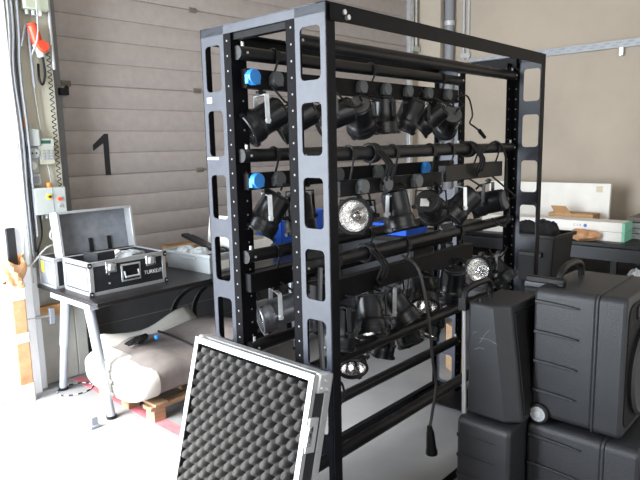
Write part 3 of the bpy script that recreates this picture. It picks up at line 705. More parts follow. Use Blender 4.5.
# ------------------------------------------------------------------ the rack
RW, RL, RH = 0.664, 1.786, 2.055
rack = thing('lighting_rack', 'tall black steel rack of slotted uprights and cross pipes hung with lamps', 'rack', FR(0, 0), RZ)
CW = 0.141
rows = [(0.807, 0.985), (1.057, 1.239), (1.313, 1.490), (1.565, 1.743), (1.816, 1.990)]
allrows = [(0.807 - 0.2505 * k, 0.985 - 0.2505 * k) for k in (3, 2, 1)] + rows
def slotted(x0, x1, y0, y1, m0, m1):
    """plate of thickness x0..x1, spanning y0..y1, rounded windows m0..m1"""
    mb = MB()
    def strip(za, zb): mb.box(x0, x1, y0, y1, za, zb)
    prev = 0.0
    r = 0.018
    for (za, zb) in allrows:
        strip(prev, za)
        mb.box(x0, x1, y0, m0, za, zb); mb.box(x0, x1, m1, y1, za, zb)
        for (cy, sy) in ((m0, 1), (m1, -1)):
            for (cz, sz) in ((za, 1), (zb, -1)):
                poly = [(cy, cz)] + [(cy + sy * (r - r * math.cos(math.radians(a))), cz + sz * (r - r * math.sin(math.radians(a)))) for a in (0, 22, 45, 68, 90)]
                mb.prism(poly, x0, x1, 'x')
        prev = zb
    strip(prev, RH)
    return mb
def upright(xface, yo, sgn, near):
    """xface: end plane; yo: outer edge; sgn: direction of inner edge along y"""
    th = 0.004
    inn = 1 if near else -1
    x0, x1 = sorted((xface, xface + inn * th))
    y0, y1 = sorted((yo, yo + sgn * CW))
    m = sorted((yo + sgn * 0.026, yo + sgn * 0.119))
    mb = slotted(x0, x1, y0, y1, m[0], m[1])
    fx = sorted((xface, xface + inn * 0.045)); fy = sorted((yo, yo + sgn * th))
    u = mb.build('upright', M['rack'], rack)
    mb = MB(); mb.box(fx[0], fx[1], fy[0], fy[1], 0, RH); mb.build('flange', M['rack_in'], u)
    # perforated angle at the inner edge
    mb = MB()
    ya, yb = sorted((yo + sgn * CW, yo + sgn * (CW + 0.044)))
    mb.box(x0, x1, ya, yb, 0, RH - 0.03)
    iy = sorted((yo + sgn * (CW + 0.040), yo + sgn * (CW + 0.044)))
    ix = sorted((xface, xface + inn * 0.075))
    mb.box(ix[0], ix[1], iy[0], iy[1], 0, RH - 0.03)
    mb.build('perforated_angle', M['rack_in'], rack)
    an = [c for c in rack.children if c.name.startswith('perforated_angle')][-1]
    an.data.materials[0] = M['perf']
    uvl = an.data.uv_layers.new(name='UVMap')
    yc = yo + sgn * (CW + 0.020); xc = xface + inn * 0.050
    for pl in an.data.polygons:
        for li in pl.loop_indices:
            co = an.data.vertices[an.data.loops[li].vertex_index].co
            nx_ = abs(pl.normal.x) > 0.7; ny_ = abs(pl.normal.y) > 0.7
            uvl.data[li].uv = (co.y - yc, co.z) if nx_ else ((co.x - xc, co.z) if ny_ else (1.0, 1.0))
upright(0, 0, 1, True); upright(0, RW, -1, True); upright(RL, 0, 1, False); upright(RL, RW, -1, False)
# second perforated column showing inside the left near upright, spacer bolts
# long top bars, end top bars
for y in (0.0, RW - 0.004):
    mb = MB(); mb.box(0, RL, y, y + 0.004, RH - 0.052, RH + 0.003)
    yy = (0, 0.045) if y == 0 else (RW - 0.045, RW)
    mb.box(0, RL, yy[0], yy[1], RH, RH + 0.004); mb.build('top_rail', M['rack_in'], rack)
for x in (0.0, RL - 0.004):
    mb = MB(); mb.box(x, x + 0.004, 0, RW, RH - 0.030, RH + 0.003)
    xx = (0, 0.045) if x == 0 else (RL - 0.045, RL)
    mb.box(xx[0], xx[1], 0, RW, RH, RH + 0.004); o = mb.build('end_rail', M['rack'], rack)
    mb = MB(); mb.box(xx[0] + 0.01, xx[1] - 0.005, 0.15, RW - 0.15, RH - 0.055, RH - 0.002); mb.build('end_brace', M['rack_in'], rack)
for y in (0.0, RW - 0.03):
    mb = MB(); mb.box(0, RL, y, y + 0.004 if y == 0 else RW, 0.0, 0.045); mb.box(0, RL, y, y + 0.03, 0.0, 0.004); mb.build('bottom_rail', M['rack_in'], rack)
for x in (0.0, RL - 0.03):
    mb = MB(); mb.box(x, x + 0.03, 0, RW, 0.0, 0.04); mb.build('bottom_rail', M['rack_in'], rack)
mb = MB(); mb.box(RL - 0.28, RL, 0.32, RW, 0.02, 0.028); mb.build('base_plate', M['rack_in'], rack)
BF, BB = 0.175, 0.465
pipes = [(BF, 1.960), (BF, 1.564), (BF, 1.155), (BF, 0.752), (BF, 0.345), (BB, 1.952), (BB, 1.566), (BB, 1.166), (BB, 0.787), (BB, 0.380)]
for (y, z) in pipes:
    x1 = RL - 0.02 if y == BF else RL - 0.09
    x0 = 0.015 if not (y == BF and z < 0.4) else 0.0
    mb = MB(); mb.cyl((x0, y, z), (x1, y, z), 0.0265, n=22)
    p = mb.build('cross_pipe', M['pipe'], rack)
    for xx in (x0 + 0.03, x1 - 0.01):
        mb = MB(); mb.cyl((xx, y, z + 0.022), (xx, y, z + 0.042), 0.006, n=8); mb.cyl((xx, y - 0.030, z), (xx, y + 0.030, z), 0.005, n=8); mb.build('bolt', M['hole'], p)
# bent corner plate and bolts where the top rail meets the near upright
mb = MB(); mb.box(0.015, 0.08, -0.006, 0.0, RH - 0.055, RH - 0.003); g = mb.build('gusset', M['rack_in'], rack)
for (x, z) in ((0.085, RH - 0.022), (0.105, RH - 0.036)):
    mb = MB(); mb.cyl((x, -0.012, z), (x, 0, z), 0.009, n=8); mb.build('bolt', M['hole'], rack)
# levelling tape
for (y0, y1, z) in ((0.585, 0.655, 1.552), (0.61, 0.64, 1.775)):
    mb = MB(); mb.box(-0.0008, 0, y0, y1, z, z + (0.008 if z < 1.6 else 0.02)); mb.build('tape_mark', M['whiteink'], rack)

# ------------------------------------------------------------------ power bars
def socket_mb(depth=0.028, r=0.030):
    mb = MB()
    mb.lathe([(r, 0), (r, depth * 0.7), (r * 0.93, depth), (0.0, depth)], n=20)
    mb.box(-r * 1.0, r * 1.0, r * 0.15, r * 1.18, 0, depth * 0.7)
    return mb
SOCK = socket_mb()
def power_bar(label, b, x0, x1, z0, z1, socks, mm='rack_in', pipe_z=None):
    t = thing('power_bar', label, 'power bar', FR(x0, b, z0), RZ, None)
    mb = MB(); mb.box(0, x1 - x0, -0.022, 0.022, 0, z1 - z0); mb.build('housing', M[mm], t, bevel=0.003)
    for k in range(3):
        x = (x1 - x0) * (0.10 + 0.80 * k / 2); zt = (pipe_z - z0)
        mb = MB(); mb.tube([(x, -0.008, z1 - z0 - 0.004), (x, -0.028, zt - 0.022), (x, -0.031, zt), (x, -0.020, zt + 0.024), (x, 0, zt + 0.031), (x, 0.020, zt + 0.024), (x, 0.031, zt)], 0.0045, sub=3)
        mb.box(x - 0.012, x + 0.012, -0.034, -0.029, zt - 0.02, zt + 0.018)
        mb.build('hook', M['black'], t)
    for (x, kind) in socks:
        sm = MB(); T = Matrix.Translation((x - x0, -0.022, (z1 - z0) * 0.55)) @ Matrix.Rotation(PI / 2, 4, 'X')
        sm.lathe([(0.030, 0), (0.031, 0.020), (0.028, 0.028), (0.0, 0.028)], n=20, T=T)
        sm.box(-0.032, 0.032, -0.026, 0.010, 0, 0.020, T)
        s_ = sm.build('socket', M['blue'] if kind == 'b' else M['socket'], t, bevel=0.002)
        if kind == 'b': s_['label'] = 'bright blue socket flap'
    return t
power_bar('top black power bar with blue and grey socket flaps under the rear pipe', BB, 0.04, 1.64, 1.822, 1.896,
          [(0.062, 'b'), (0.185, 'g'), (0.50, 'g'), (0.73, 'g'), (0.92, 'g'), (1.11, 'g'), (1.30, 'g'), (1.50, 'g')], pipe_z=1.952)
power_bar('rear power bar of the second level with one blue flap near the rack end', BB, 0.03, 1.60, 1.432, 1.498,
          [(0.062, 'b'), (0.18, 'g'), (0.55, 'g'), (0.85, 'g'), (1.28, 'b')], pipe_z=1.566)
power_bar('front power bar of the second level, left half', BF, 0.24, 0.98, 1.400, 1.462, [(0.36, 'g'), (0.52, 'g'), (0.75, 'g')], pipe_z=1.564)
power_bar('plain black front power bar of the second level, right half', BF, 1.02, 1.62, 1.412, 1.492, [], mm='taupe' if False else 'black', pipe_z=1.564)
power_bar('rear power bar of the third level above the silvery lamp', BB, 0.02, 1.60, 1.022, 1.098, [], pipe_z=1.166)
power_bar('front power bar of the third level', BF, 0.10, 1.30, 0.995, 1.078, [], pipe_z=1.155)

# ------------------------------------------------------------------ par lamps
def body_mb():
    mb = MB()
    mb.lathe([(0.030, -0.128), (0.062, -0.125), (0.069, -0.116), (0.070, -0.04), (0.070, 0.012), (0.072, 0.016), (0.078, 0.026), (0.080, 0.034), (0.080, 0.055), (0.0815, 0.056), (0.0815, 0.062), (0.080, 0.063), (0.080, 0.088), (0.073, 0.088), (0.066, 0.03), (0.060, 0.0), (0.055, -0.10), (0.0, -0.10)], n=32)
    for k in range(10):     # vent louvres
        a = 2 * PI * k / 10
        mb.box(-0.008, 0.008, 0.0685, 0.0705, -0.09, -0.085, Matrix.Rotation(a, 4, 'Z'))
        mb.box(-0.008, 0.008, 0.0685, 0.0705, -0.03, -0.025, Matrix.Rotation(a, 4, 'Z'))
    return mb
protos = {}
def proto(kind):
    if kind in protos: return protos[kind]
    d = {}
    o = body_mb().build('lamp_body', M['can_silver' if kind == 's' else 'can']); d['body'] = o.data; C.objects.unlink(o)
    mb = MB(); mb.lathe([(0.074, 0.086), (0.086, 0.086), (0.087, 0.089), (0.087, 0.099), (0.084, 0.103), (0.073, 0.103), (0.073, 0.098), (0.074, 0.086)], n=32)
    for k in range(3):
        a = 2 * PI * k / 3 + 0.5; mb.box(-0.012, 0.012, 0.078, 0.092, 0.085, 0.106, Matrix.Rotation(a, 4, 'Z'))
    o = mb.build('front_ring', M['can_silver' if kind == 's' else 'can']); d['ring'] = o.data; C.objects.unlink(o)
    mb = MB(); mb.lathe([(0.0, -0.02), (0.012, -0.018), (0.016, 0.0), (0.035, 0.012), (0.055, 0.035), (0.068, 0.066), (0.073, 0.084)], n=32, caps=False)
    mb.lathe([(0.0, 0.05), (0.010, 0.048), (0.011, 0.01), (0.008, -0.015)], n=12)
    o = mb.build('reflector', M['chrome'], angle=60); d['refl'] = o.data; C.objects.unlink(o)
    mb = MB(); mb.lathe([(0.060, -0.1275), (0.060, -0.132), (0.056, -0.135), (0.0, -0.136)], n=28); mb.cyl((0.02, 0, -0.136), (0.02, 0, -0.148), 0.011, n=12)
    o = mb.build('rear_cap', M['cap']); d['cap'] = o.data; C.objects.unlink(o)
    protos[kind] = d; return d
def link(name, me, parent, mm=None):
    o = bpy.data.objects.new(name, me); C.objects.link(o); o.parent = parent
    return o
def par(label, s, b, z, d, hang, kind='k', yoke='can', cap='g', group=None, plugx=None, tagp=False):
    c = FR(s, b, z)
    t = thing('par_lamp', label, 'stage lamp', FR(s, b, hang), RZ, group)
    off = Vector((0, 0, z - hang))
    d = Vector(d).normalized()
    ax = d.cross(Vector((0, 0, 1)))
    ax = ax.normalized() if ax.length > 0.15 else Vector((0.25, 0.97, 0)).normalized()
    ay = d.cross(ax).normalized()
    R = Matrix((ax, ay, d)).transposed().to_4x4()
    if R.determinant() < 0: R = Matrix((-ax, ay, d)).transposed().to_4x4()
    P = proto(kind)
    SC = 0.80
    bo = link('lamp_body', P['body'], t); bo.matrix_local = Matrix.Translation(off) @ R @ Matrix.Diagonal((0.86, 0.86, 0.74, 1))
    for nm, k in (('front_ring', 'ring'), ('reflector', 'refl'), ('rear_cap', 'cap')):
        q = link(nm, P[k], bo)
        if k == 'cap' and cap == 'k':
            q.data = P[k].copy(); q.data.materials[0] = M['cap_black']
        if k == 'cap' and cap == 'g': q['label'] = 'grey rear cap'
    if tagp:
        mb = MB(); mb.box(-0.035, 0.012, -0.012, 0.03, -0.139, -0.1355); q = mb.build('white_label', M['whiteink'], bo)
    # yoke
    axh = Vector((ax.x, ax.y, 0)).normalized()
    up = Vector((0, 0, 1)); nrm = axh.cross(up)
    mb = MB()
    top = 0.012 - z + z   # local z near hang point
    w = 0.077; hw = 0.0085; th = 0.0025
    def pt(a, h, e): return off * 0 + axh * a + up * h + nrm * e
    zc = off.z
    hi = -0.012
    for sg in (-1, 1):
        lo_ = [pt(sg * (w - th), zc - 0.012, -hw), pt(sg * (w + th), zc - 0.012, -hw), pt(sg * (w + th), zc - 0.012, hw), pt(sg * (w - th), zc - 0.012, hw)]
        up_ = [pt(sg * (w * 0.9 - th), hi, -hw), pt(sg * (w * 0.9 + th), hi, -hw), pt(sg * (w * 0.9 + th), hi, hw), pt(sg * (w * 0.9 - th), hi, hw)]
        mb.hull8(lo_, up_)
    mb.hull8([pt(-w * 0.9 - th, hi - 0.0025, -hw), pt(w * 0.9 + th, hi - 0.0025, -hw), pt(w * 0.9 + th, hi - 0.0025, hw), pt(-w * 0.9 - th, hi - 0.0025, hw)],
             [pt(-w * 0.9 - th, hi + 0.0025, -hw), pt(w * 0.9 + th, hi + 0.0025, -hw), pt(w * 0.9 + th, hi + 0.0025, hw), pt(-w * 0.9 - th, hi + 0.0025, hw)])
    yk = mb.build('yoke', M['steel'] if yoke == 'steel' else M['can'], t)
    if yoke == 'steel': yk['label'] = 'bare metal yoke'
    for sg in (-1, 1):
        mb = MB(); mb.cyl(pt(sg * 0.060, zc, 0), pt(sg * 0.090, zc, 0), 0.0085, n=10)
        mb.build('pivot_knob', M['steel'] if yoke == 'steel' else M['black'], t)
    mb = MB(); mb.cyl((0, 0, hi), (0, 0, 0.012), 0.010, n=10); mb.box(-0.018, 0.018, -0.010, 0.010, -0.004, 0.006); mb.build('hanging_bolt', M['black'], t)
    # lead from cap to the bar above
    e0 = off + R.to_3x3() @ Vector((0.016, 0, -0.118)); e1 = off + R.to_3x3() @ Vector((0.016, 0, -0.15)) 
    rnd = random.Random(int(s * 100 + b * 1000 + z * 10))
    e3 = Vector((plugx if plugx is not None else rnd.uniform(-0.06, 0.06), -0.035, 0.03))
    mid = (e1 + e3) / 2 + Vector((rnd.uniform(-0.04, 0.04), -0.045, rnd.uniform(-0.07, 0.0)))
    mb = MB(); mb.tube([e0, e1, mid, e3], 0.0048, sub=6); mb.build('lead', M['cable'], t)
    return t
bar1, bar2, bar3, p4 = 1.81, 1.42, 1.008, 0.75
L = [
 ('large black lamp at the near end of the top row, behind the left opening', 0.13, BB, 1.700, (-0.79, 0.35, -0.49), bar1, 'k', 'steel', 'k'),
 ('top row lamp mostly hidden behind the perforated strip near the rack end', 0.31, BB, 1.707, (-0.70, 0.54, -0.47), bar1, 'k', 'can', 'k'),
 ('black lamp of the top row seen beside and behind the near corner upright', 0.56, BB, 1.729, (-0.77, 0.55, -0.32), bar1, 'k', 'can', 'k'),
 ('top row lamp with round grey rear cap, left of the straight hanging one', 0.76, BB, 1.724, (0.66, 0.42, -0.62), bar1, 'k', 'can', 'g'),
 ('top row lamp hanging straight down with shiny rim, middle of the row', 0.95, BB, 1.727, (-0.08, -0.09, -0.99), bar1, 'k', 'can', 'k'),
 ('top row lamp tilted down to the left, right of the straight hanging one', 1.16, BB, 1.741, (-0.15, 0.41, -0.90), bar1, 'k', 'can', 'k'),
 ('top row lamp tilted far to the left, second from the far end', 1.36, BB, 1.729, (-0.42, 0.66, -0.62), bar1, 'k', 'can', 'k'),
 ('farthest lamp of the top row with a round grey rear cap', 1.56, BB, 1.710, (0.59, 0.65, -0.47), bar1, 'k', 'can', 'g'),
 ('second level lamp at the near end below the blue socket, with bare metal yoke', 0.14, BB, 1.320, (-0.46, 0.28, -0.84), bar2, 'k', 'steel', 'k'),
 ('second level rear lamp behind the middle perforated strip', 0.33, BB, 1.296, (-0.05, -0.20, -0.96), bar2, 'k', 'can', 'k'),
 ('second level lamp whose bright open reflector faces the viewer', 0.37, BF, 1.318, (-0.86, -0.42, 0.05), 1.39, 'k', 'can', 'k'),
 ('big black lamp of the second level pointing down, with bare metal yoke', 0.65, BF, 1.300, (-0.01, -0.25, -0.97), 1.39, 'k', 'steel', 'k'),
 ('second level lamp with a white label on its rear cap', 0.92, BF, 1.300, (0.86, 0.34, -0.38), 1.39, 'k', 'can', 'k'),
 ('second level front lamp with bare metal yoke, right of the white labelled one', 1.20, BF, 1.280, (-0.53, 0.49, -0.69), 1.39, 'k', 'steel', 'k'),
 ('second level lamp nearest the far upright, lying level', 1.50, BF, 1.272, (-0.12, 0.99, -0.21), 1.39, 'k', 'can', 'g'),
 ('bright graphite lamp lying level at the near end of the third level', 0.17, BB, 0.905, (-0.87, 0.45, -0.21), 1.012, 's', 'steel', 'k'),
 ('third level rear lamp seen through the lowest window of the near upright', 0.36, BB, 0.860, (-0.05, -0.15, -0.96), 1.012, 's', 'can', 'k'),
 ('third level front lamp hanging straight down next to the near corner', 0.24, BF, 0.870, (-0.18, 0.05, -0.98), 0.985, 'k', 'can', 'k'),
 ('third level lamp pointing down with a glittering front, left of the steel yoked one', 0.44, BF, 0.870, (-0.32, -0.40, -0.86), 0.985, 'k', 'can', 'k'),
 ('third level lamp tilted down to the right with bare metal yoke', 0.66, BF, 0.860, (0.20, -0.57, -0.80), 0.985, 'k', 'steel', 'k'),
 ('third level lamp with bright reflector facing down towards the viewer', 0.86, BF, 0.885, (-0.63, -0.47, -0.62), 0.985, 'k', 'can', 'k'),
 ('dark lamp hanging behind the black trolley grip', 1.12, BF, 0.880, (0.13, 0.20, -0.97), 0.985, 'k', 'can', 'k'),
 ('third level lamp with its bright reflector turned to the viewer, above the small speaker', 1.44, BF, 0.905, (-0.94, -0.20, 0.25), 0.995, 'k', 'can', 'k'),
 ('farthest third level lamp tilted down to the right with bare metal yoke', 1.60, 0.15, 0.870, (0.14, -0.68, -0.72), 0.985, 'k', 'steel', 'k'),
 ('lowest level lamp with shining open reflector next to the near corner', 0.67, BB, 0.560, (-0.60, -0.62, -0.50), 0.752, 'k', 'can', 'k'),
 ('dark lowest level lamp hanging straight down, second from the near corner', 0.93, BB, 0.570, (-0.30, 0.05, -0.95), 0.752, 'k', 'can', 'k'),
 ('lowest level lamp with a small bright glint on its front, third from the near corner', 1.14, BB, 0.570, (-0.14, -0.54, -0.83), 0.752, 'k', 'can', 'k'),
 ('farthest lamp of the lowest level, dark and partly behind the hanging cable', 1.40, BB, 0.560, (-0.58, 0.05, -0.81), 0.752, 'k', 'can', 'k'),
]
for i, (lab, s, b, z, d, hang, kind, yk, cp) in enumerate(L):
    par(lab, s, b, z, d, hang, kind, yk, cp, 'lamps hanging in the rack', tagp=('white label' in lab))

# loose cables on the rack
def wraps(label, s, b, z, n=5):
    mb = MB(); pts = []
    for i in range(n * 12):
        a = 2 * PI * i / 12; pts.append(FR(s + 0.05 * i / (n * 12) + 0.012 * math.sin(a * 0.4), b + 0.036 * math.cos(a), z + 0.036 * math.sin(a)))
    mb.tube(pts, 0.0065, sub=1, n=6)
    for k in range(3):
        mb.tube([FR(s + 0.02 * k, b - 0.04, z + 0.01), FR(s + 0.05 + 0.02 * k, b - 0.06, z - 0.05), FR(s + 0.03 + 0.03 * k, b - 0.05, z - 0.11), FR(s + 0.08, b - 0.03, z - 0.14 + 0.02 * k)], 0.0055, sub=4, n=6)
    return tag(mb.build('cable_bundle', M['cable']), label, 'cable')
wraps('black cable wound around the second level pipe near the middle', 0.44, BF, 1.564)
wraps('black cable wound around the second level pipe near its far end', 1.24, BF, 1.564, 4)
wraps('black cable wound around the third level pipe', 0.40, BF, 1.155, 4)
t = thing('hanging_cable', 'long dark cable hanging in front of the lower pipes with a round connector', 'cable', FR(0.60, -0.03, 0.256), RZ)
mb = MB(); mb.tube([(0.02, 0.16, 0.86), (-0.02, 0.05, 0.82), (-0.02, 0.0, 0.62), (0.015, 0.0, 0.42), (0.045, 0.0, 0.30), (0.02, 0.0, 0.20), (-0.005, 0.0, 0.12)], 0.0065); mb.build('cord', mat('dusty_cable', (0.035, 0.034, 0.033), 0.6, var=0.2), t)
mb = MB(); mb.cyl((-0.006, 0, 0.13), (0, 0, 0.10), 0.011, 0.016, n=16); mb.cyl((0, 0, 0.10), (0.012, 0, 0.0), 0.017, 0.024, n=20); mb.cyl((0.012, 0, 0.012), (0.0125, 0, -0.006), 0.026, 0.026, n=20); mb.build('connector', M['black'], t)
t = thing('hanging_plug', 'short black lead with plug sticking out beyond the top power bar', 'cable', FR(1.62, BB - 0.03, 1.86), RZ)
mb = MB(); mb.tube([(0.0, 0.0, 0.0), (0.08, -0.02, 0.0), (0.12, -0.03, -0.10), (0.07, -0.04, -0.15), (0.10, -0.05, -0.17), (0.18, -0.05, -0.20)], 0.005); mb.build('cord', M['cable'], t)
mb = MB(); mb.cyl((0.17, -0.05, -0.195), (0.24, -0.05, -0.235), 0.012, 0.010); mb.build('plug', M['black'], t)
cable('hanging_cable', 'looped black cable hanging at the far end of the second level', [(1.30, 0.13, 1.53), (1.42, 0.10, 1.60), (1.50, 0.08, 1.52), (1.52, 0.08, 1.35), (1.56, 0.08, 1.22), (1.50, 0.08, 1.15), (1.40, 0.1, 1.2)], 0.006, M['cable'])
cable('hanging_cable', 'thick grey cable hanging down inside the lowest window of the near upright', [(0.10, 0.14, 1.15), (0.08, 0.13, 1.0), (0.085, 0.13, 0.85), (0.08, 0.12, 0.72)], 0.010, M['greycable'])
cable('hanging_cable', 'small curled black lead under the third level pipe by the near corner', [(0.12, 0.12, 0.70), (0.16, 0.10, 0.62), (0.12, 0.09, 0.60), (0.09, 0.10, 0.66), (0.15, 0.10, 0.70), (0.19, 0.11, 0.63), (0.14, 0.11, 0.57)], 0.005, M['cable'])
lump('blue_bag', 'blue cloth bundle lying behind the second level lamps', 'bag', FR(1.05, 0.90, 0.0), (0.01, 0.01, 0.01), M['bluebin'], 5) if False else None

# ------------------------------------------------------------------ things seen behind the rack
t = thing('wood_panel', 'upright orange brown board standing behind the lower rack pipes', 'board', FR(2.0, 0.62), RZ + math.radians(-35))
mb = MB(); mb.box(0, 0.05, 0, 0.20, 0, 0.33); mb.build('board', M['wood'], t, bevel=0.003)
mb = MB(); mb.box(-0.006, 0.0, 0, 0.075, 0, 0.33); mb.build('edge_strip', M['batten'], t)
t = thing('storage_cabinet', 'low black cabinet behind the far end of the rack under the crate', 'cabinet', FR(2.02, -0.75), RZ)
mb = MB(); mb.box(0, 0.65, 0, 1.35, 0.03, 0.655); mb.build('body', M['black'], t, bevel=0.006)
mb = MB(); mb.box(-0.012, 0.66, -0.01, 1.36, 0.655, 0.68); mb.build('worktop', M['table'], t, bevel=0.004)
for y in (0.03, 0.69):
    mb = MB(); mb.box(-0.008, 0, y, y + 0.63, 0.06, 0.63); dd = mb.build('cabinet_door', M['case_black'], t, bevel=0.003)
    mb = MB(); mb.box(-0.02, -0.008, y + 0.05, y + 0.065, 0.4, 0.5); mb.build('handle', M['greyink'], dd)
t = thing('storage_crate', 'black plastic crate heaped with black cloth behind the far upright', 'crate', FR(2.12, 0.055, 0.68), RZ + math.radians(-4))
open_box(0.22, 0.26, 0.34, 0.008, M['black'], 'shell', t, 0.025, 0.015)
mb = MB(); mb.box(-0.035, -0.02, 0.05, 0.21, 0.20, 0.23); mb.build('grip', M['black'], t, bevel=0.004)
mb = MB(); mb.box(-0.034, -0.028, 0.085, 0.098, 0.245, 0.285); mb.build('white_label', M['whiteink'], t)
mb = MB(); mb.box(-0.034, -0.022, 0.22, 0.25, 0.19, 0.215); mb.build('orange_clip', M['orange'], t)
for i, (x, y, r, lab) in enumerate([(0.10, 0.06, 0.065, 'bunched black cloth at the right end of the black crate'), (0.10, 0.20, 0.07, 'bunched black cloth at the left end of the black crate'), (0.18, 0.13, 0.06, 'bunched black cloth at the back of the black crate')]):
    q = FR(2.12 + x, 0.055 + y, 0.97)
    lump('black_cloth', lab, 'cloth', q, (r, r, 0.06), M['fabric'], 50 + i)
t = thing('storage_cabinet', 'dark storage cabinet in the background behind the third level lamps', 'cabinet', FR(2.4, 1.25), RZ)
mb = MB(); mb.box(0, 0.5, 0, 0.75, 0.03, 0.86); mb.build('body', M['black'], t, bevel=0.006)
mb = MB(); mb.box(-0.008, 0, 0.02, 0.73, 0.06, 0.82); mb.build('cabinet_door', M['case_black'], t, bevel=0.003)
t = thing('storage_bin', 'small blue plastic bin on the dark cabinet behind the second level lamps', 'bin', FR(2.45, 1.35, 0.861), RZ)
open_box(0.30, 0.30, 0.09, 0.006, M['bluebin'], 'shell', t, 0.01)
# shelf table along the right wall with white boards
t = thing('workbench', 'long black workbench along the right wall', 'workbench', FR(3.95, -1.6), RZ)
mb = MB(); mb.box(0, 0.95, 0, 3.7, 0.665, 0.70); mb.build('top', M['black'], t, bevel=0.004)
mb = MB(); mb.box(0.02, 0.95, 0, 3.7, 0.35, 0.37); mb.build('shelf', M['black'], t)
mb = MB(); mb.box(-0.003, 0.0, 0, 3.7, 0.60, 0.612); mb.box(-0.002, 0.03, 0, 3.7, 0.55, 0.66); mb.build('front_rail', M['case_black'], t)
for y in (0.02, 1.8, 3.6):
    for x in (0.03, 0.87):
        mb = MB(); mb.box(x, x + 0.05, y, y + 0.05, 0, 0.665); mb.build('leg', M['black'], t)
t = thing('white_board', 'large white board standing against the right wall on the workbench', 'board', FR(4.56, 0.46, 0.70), RZ)
mb = MB(); mb.box(0, 0.04, 0, 1.25, 0, 0.475, Matrix.Rotation(math.radians(4), 4, 'Y')); mb.build('board', M['white_card'], t, bevel=0.002)
for y in (0.10, 1.0):
    mb = MB(); mb.box(-0.002, 0, y - 0.03, y + 0.03, 0.39, 0.45, Matrix.Rotation(math.radians(4), 4, 'Y')); mb.build('tape_patch', M['card'] if False else mat('cream_tape', (0.62, 0.55, 0.42), 0.8, var=0.05), t)
for i, (z0, lab) in enumerate(((0.70, 'lower long white carton with blue print and green end on the workbench'), (0.785, 'upper long white carton with blue print and green end on the workbench'))):
    t = thing('long_carton', lab, 'carton', FR(4.08, 0.18 , z0), RZ, 'long cartons on the workbench')
    mb = MB(); mb.box(0, 0.22, 0.02, 1.35, 0, 0.083); mb.build('carton', M['white_card'], t, bevel=0.003)
    mb = MB(); mb.box(0.001, 0.219, -0.004, 0.02, 0.001, 0.082); mb.build('end_cap', M['green'], t)
    Tt = Matrix.Translation((-0.001, 0.33, 0.042)) @ Matrix.Rotation(-PI / 2, 4, 'Z') @ Matrix.Rotation(PI / 2, 4, 'X')
    text_mesh('lettering', 'C E R', 0.030, M['greyink'], t, Matrix.Translation((-0.001, 0.40, 0.042)) @ Matrix.Rotation(-PI / 2, 4, 'Z') @ Matrix.Rotation(PI / 2, 4, 'X')).name = 'lettering'
    mb = MB(); mb.cyl((-0.001, 0.33, 0.042), (0, 0.33, 0.042), 0.016, n=18); mb.build('emblem', M['blueink'], t)
    mb = MB(); mb.box(-0.001, 0, 0.58, 0.86, 0.030, 0.044); mb.box(-0.001, 0, 0.70, 0.715, 0.015, 0.07); mb.box(-0.001, 0, 0.60, 0.80, 0.052, 0.058); mb.build('printed_mark', M['blueink'], t)
t = thing('cardboard_box', 'small brown cardboard box with raised flap before the white board', 'box', FR(4.32, 0.55, 0.87), RZ)
t.location = FR(4.31, 0.52, 0.70)
mb = MB(); mb.box(0, 0.2, 0, 0.42, 0.0, 0.20); mb.build('carton', M['card'], t)
mb = MB(); mb.hull8([(0.0, 0.20, 0.20), (0.004, 0.20, 0.20), (0.004, 0.36, 0.20), (0.0, 0.36, 0.20)], [(-0.05, 0.24, 0.275), (-0.046, 0.24, 0.275), (-0.046, 0.38, 0.275), (-0.05, 0.38, 0.275)]); mb.build('flap', M['card'], t)
t = thing('board_stack', 'stack of film wrapped grey boards at the right end of the workbench', 'boards', FR(4.33, -0.76, 0.70), RZ)
for k in range(4):
    mb = MB(); mb.box(0.02 * (k % 2), 0.36 + 0.02 * k, 0.0, 1.11 - 0.04 * k, 0.05 * k, 0.05 * k + 0.044); mb.build('wrapped_board', M['clear'] if k < 3 else M['taupe'], t, bevel=0.004)
lump('crumpled_paper', 'crumpled brown paper on the workbench edge beside the black crate', 'paper', FR(3.99, 0.75, 0.60), (0.09, 0.13, 0.05), M['brownpaper'], 77).location = FR(4.0, 0.50, 0.70)
lump('blue_wrap', 'small pale blue wrapped item behind the speaker handle', 'packet', FR(3.2, 0.1, 0.0), (0.06, 0.06, 0.09), M['clear'], 78).location = FR(2.15, -0.42, 0.68)

